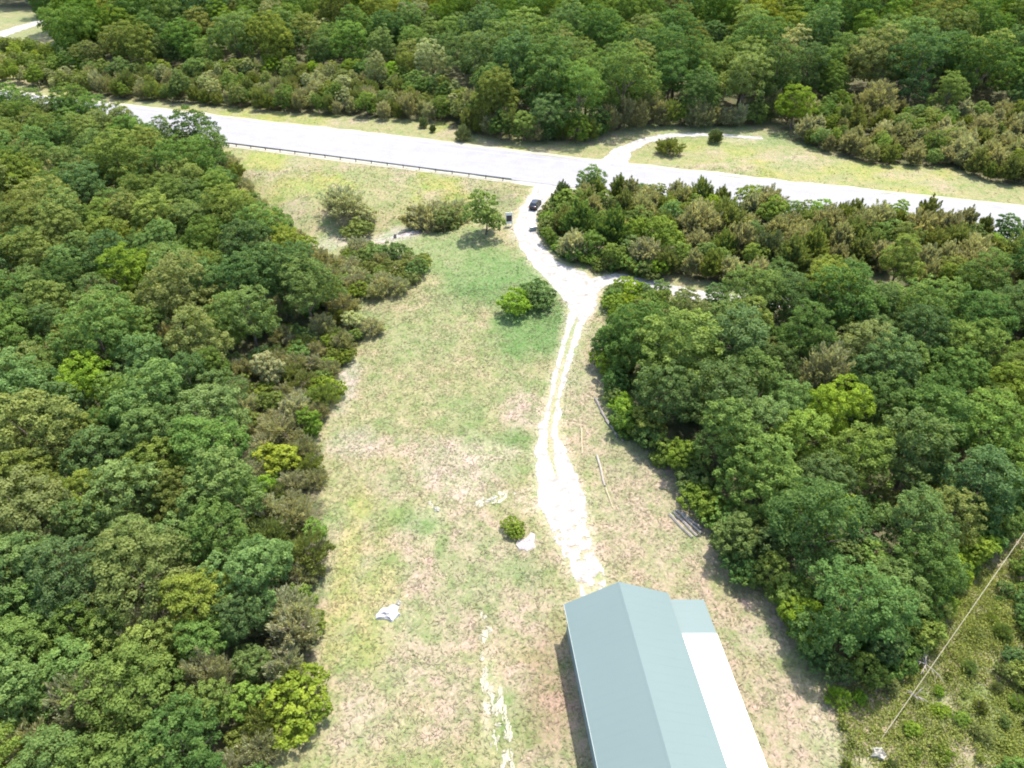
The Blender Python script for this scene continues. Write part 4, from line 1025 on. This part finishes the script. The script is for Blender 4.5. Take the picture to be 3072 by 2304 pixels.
# the rest of the far forest reads as one mass
rest = np.array(far[N_IND:])
fm = bpy.data.meshes.new("far_forest"); fm.vertices.add(len(rest))
co = np.stack([rest[:, 0], rest[:, 1], height(rest[:, 0], rest[:, 1])], 1); fm.vertices.foreach_set("co", co.astype(np.float32).ravel())
fr = np.random.default_rng(5)
a = fm.attributes.new("turn", 'FLOAT', 'POINT'); a.data.foreach_set("value", fr.uniform(0, 6.28, len(rest)).astype(np.float32))
a = fm.attributes.new("size", 'FLOAT', 'POINT'); a.data.foreach_set("value", (rest[:, 2]/3.3*fr.uniform(1.0, 1.28, len(rest))).astype(np.float32))
a = fm.attributes.new("which", 'INT', 'POINT'); a.data.foreach_set("value", fr.integers(0, 7, len(rest)).astype(np.int32))
fm.update()
far_mat = foliage("leaves_far_forest", None, palette=[(0, (0.124, 0.190, 0.036)), (.28, (0.090, 0.150, 0.034)), (.56, (0.112, 0.182, 0.054)), (.72, (0.145, 0.170, 0.042)), (.87, (0.178, 0.215, 0.038)), (.955, (0.24, 0.262, 0.12))])
fo = bpy.data.objects.new("far_forest", fm); col.objects.link(fo); fm.materials.append(far_mat)
tag(fo, "mass of dark green forest filling the distance across the highway", "forest", kind="stuff")
ng = bpy.data.node_groups.new("far_forest", 'GeometryNodeTree')
ng.interface.new_socket("Geometry", in_out='INPUT', socket_type='NodeSocketGeometry'); ng.interface.new_socket("Geometry", in_out='OUTPUT', socket_type='NodeSocketGeometry')
gi = ng.nodes.new("NodeGroupInput"); go = ng.nodes.new("NodeGroupOutput")
g2i = ng.nodes.new("GeometryNodeGeometryToInstance")
crowns = []
for o in list(col.objects):
    if o.name.startswith("crown") and o.data in [p[0] for p in PROTO['oak']] and o.data not in [c2.data for c2 in crowns]: crowns.append(o)
for o in crowns:
    n = ng.nodes.new("GeometryNodeObjectInfo"); n.transform_space = 'ORIGINAL'; n.inputs[0].default_value = o
    sm = ng.nodes.new("GeometryNodeSetMaterial"); sm.inputs["Material"].default_value = far_mat
    ng.links.new(n.outputs["Geometry"], sm.inputs["Geometry"])
    gti = ng.nodes.new("GeometryNodeGeometryToInstance"); ng.links.new(sm.outputs[0], gti.inputs[0])
    if o is crowns[0]: jn = ng.nodes.new("GeometryNodeJoinGeometry")
    ng.links.new(gti.outputs[0], jn.inputs[0])
iop = ng.nodes.new("GeometryNodeInstanceOnPoints")
def attr(nm, ty):
    n = ng.nodes.new("GeometryNodeInputNamedAttribute"); n.data_type = ty; n.inputs[0].default_value = nm
    return n.outputs[0]
cx = ng.nodes.new("ShaderNodeCombineXYZ"); ng.links.new(attr("turn", 'FLOAT'), cx.inputs[2])
e2r = ng.nodes.new("FunctionNodeEulerToRotation"); ng.links.new(cx.outputs[0], e2r.inputs[0])
ng.links.new(gi.outputs[0], iop.inputs["Points"]); ng.links.new(jn.outputs[0], iop.inputs["Instance"]); iop.inputs["Pick Instance"].default_value = True
ng.links.new(attr("which", 'INT'), iop.inputs["Instance Index"]); ng.links.new(e2r.outputs[0], iop.inputs["Rotation"]); ng.links.new(attr("size", 'FLOAT'), iop.inputs["Scale"])
ng.links.new(iop.outputs[0], go.inputs[0])
fo.modifiers.new("trees", 'NODES').node_group = ng

# snag leaning at the grove's outer edge
zz = hz(63.5, 67.5); m = MB(); m.tube([(0, 0, -.4), (.4, .5, 3.5), (1.2, 1.6, 7.5)], [.16, .13, .05], 7)
o = m.build("snag", deadwood); o.location = (63.5, 67.5, zz); tag(o, "bleached leaning dead trunk at the outer edge of the grove", "snag")

# shrubs standing in the brush on the barn's open side
for k, (x, y, s, lf) in enumerate([(52, 33, 1.9, 'dark'), (49.5, 29, 1.8, 'green'), (54, 40, 1.7, 'green'), (47, 25.5, 1.9, 'dark'), (53.5, 27, 2.1, 'dark'), (57, 35, 2.0, 'green'), (50.5, 36.6, 1.2, 'yellow'), (44, 27.5, 1.1, 'green'), (57.5, 45, 1.5, 'green'), (36.5, 43.5, 1.3, 'bright'), (34.3, 41.2, 1.2, 'green'), (39.2, 46.5, 1.4, 'green'), (45.2, 48.5, 1.3, 'bright')]):
    plant('bush', x, y, s, lf, 'bush', f'{WORD[lf]} bush in the low brush around the cable', 'bush', f'{WORD[lf]} bushes in the brush around the cable')

# ------------------------------------------------------------------ low brush and grass
gr_ = np.random.default_rng(31)
def clear_of(x, y, roads=0.2):
    ok = np.ones(x.shape, bool)
    for pts in (DRIVE, SIDE_DRIVE, FAR_DRIVE):
        d, w, _ = seg_dist(x, y, pts); ok &= d > w + roads
    d, _, _ = seg_dist(x, y, HIGHWAY); ok &= d > 9.7
    c_, s_ = math.cos(-BARN_ROT), math.sin(-BARN_ROT); lx = (x-BARN_AT[0])*c_ - (y-BARN_AT[1])*s_; ly = (x-BARN_AT[0])*s_ + (y-BARN_AT[1])*c_
    ok &= ~((lx > -5.1) & (lx < 9.4) & (ly < 0.2) & (ly > -28))
    return ok

# brush: knee-high leafy stems
X = gr_.uniform(25, 75, 60000); Y = gr_.uniform(18, 66, 60000)
ok = inside(X, Y, BRUSH) & (fbm(X, Y, 3.2, 61, 4) > gr_.uniform(.22, .62, len(X)))
X, Y = X[ok][:16000], Y[ok][:16000]; Z = height(X, Y); hgt = .25 + 2.2*np.clip(fbm(X, Y, 3, 66, 3) - .34, 0, 1)
P = []; TT = []
for k in range(9):
    f = gr_.uniform(.2, 1, len(X)); P.append(np.stack([X + gr_.normal(0, .22, len(X)), Y + gr_.normal(0, .22, len(X)), Z + hgt*f], 1)); TT.append(np.clip(f*.6 + gr_.normal(.15, .2, len(X)), 0, 1))
P = np.concatenate(P); TT = np.concatenate(TT)
me = mesh_arrays("brush", leaf_quads(P, np.tile([0, 0, .8], (len(P), 1)), .19, .6, gr_, .8), 4, {"tint": ('FLOAT', np.repeat(TT, 4))})
o = bpy.data.objects.new("brush", me); col.objects.link(o); me.materials.append(foliage("leaves_brush", (0.185, 0.215, 0.060)))
tag(o, "knee-high light green brush covering the ground around the cable", "brush", kind="stuff")

# grass blades and dry stalks over the clearing and verges
def blades(n, x0, x1, y0, y1, lmin, lmax, wid, lean, seed):
    r = np.random.default_rng(seed); X = r.uniform(x0, x1, n); Y = r.uniform(y0, y1, n)
    ok = clear_of(X, Y, .1)
    for Pn in (LEFT_WOOD, RIGHT_GROVE, RIGHT_CEDARS): ok &= ~inside(X, Y, Pn)
    ok &= fbm(X, Y, 1.6, 15, 3) > r.uniform(.15, .62, n)
    X, Y = X[ok], Y[ok]; n = len(X); Z = height(X, Y); C0 = cover(X, Y)
    l = r.uniform(lmin, lmax, n); t = r.uniform(0, 6.28, n); ln = r.uniform(*lean, n)
    d = np.stack([np.cos(t)*np.sin(ln), np.sin(t)*np.sin(ln), np.cos(ln)], 1)*l[:, None]
    s = np.stack([-np.sin(t), np.cos(t), 0*t], 1)*(wid*r.uniform(.6, 1.4, n))[:, None]
    b0 = np.stack([X, Y, Z], 1); v = np.stack([b0 - s, b0 + s, b0 + d], 1).reshape(-1, 3); v[:, 2] += .01
    g = r.random((n, 1)); straw = np.array((.34, .295, .165)); lush = np.array((.13, .17, .05))
    c = C0*r.uniform(.9, 1.5, (n, 1)); c = np.where(g < .30, c*.4 + straw*.6, c); c = np.where(g > .78, c*.45 + lush*.55, c)
    c4 = np.concatenate([np.repeat(c, 3, 0), np.ones((3*n, 1))], 1)
    return v, c4
va, caa = blades(80000, -34, 34, 20, 112, .25, .60, .05, (1.05, 1.52), 1)
vb, cbb = blades(34000, -75, 60, 100, 165, .3, .6, .09, (1.0, 1.5), 2)
vc, ccc = blades(14000, -160, 120, 140, 225, .35, .6, .14, (1.0, 1.5), 3)
v = np.concatenate([va, vb, vc]); cc = np.concatenate([caa, cbb, ccc])
me = mesh_arrays("grass", v, 3, {"cover": ('FLOAT_COLOR', cc)})
grm, N, L, b = material("grass_blades", .8); at = N.new("ShaderNodeAttribute"); at.attribute_name = "cover"; L.new(at.outputs["Color"], b.inputs["Base Color"])
tl = N.new("ShaderNodeBsdfTranslucent"); L.new(at.outputs["Color"], tl.inputs["Color"]); mxs = N.new("ShaderNodeMixShader"); mxs.inputs[0].default_value = .5
L.new(b.outputs[0], mxs.inputs[1]); L.new(tl.outputs[0], mxs.inputs[2]); L.new(mxs.outputs[0], N["Material Output"].inputs[0])
o = bpy.data.objects.new("grass", me); col.objects.link(o); me.materials.append(grm)
tag(o, "green and straw-coloured grass over the clearing and verges", "grass", kind="stuff")
print("PLANTED", len(used), "trees", n_tree, "far", len(far))
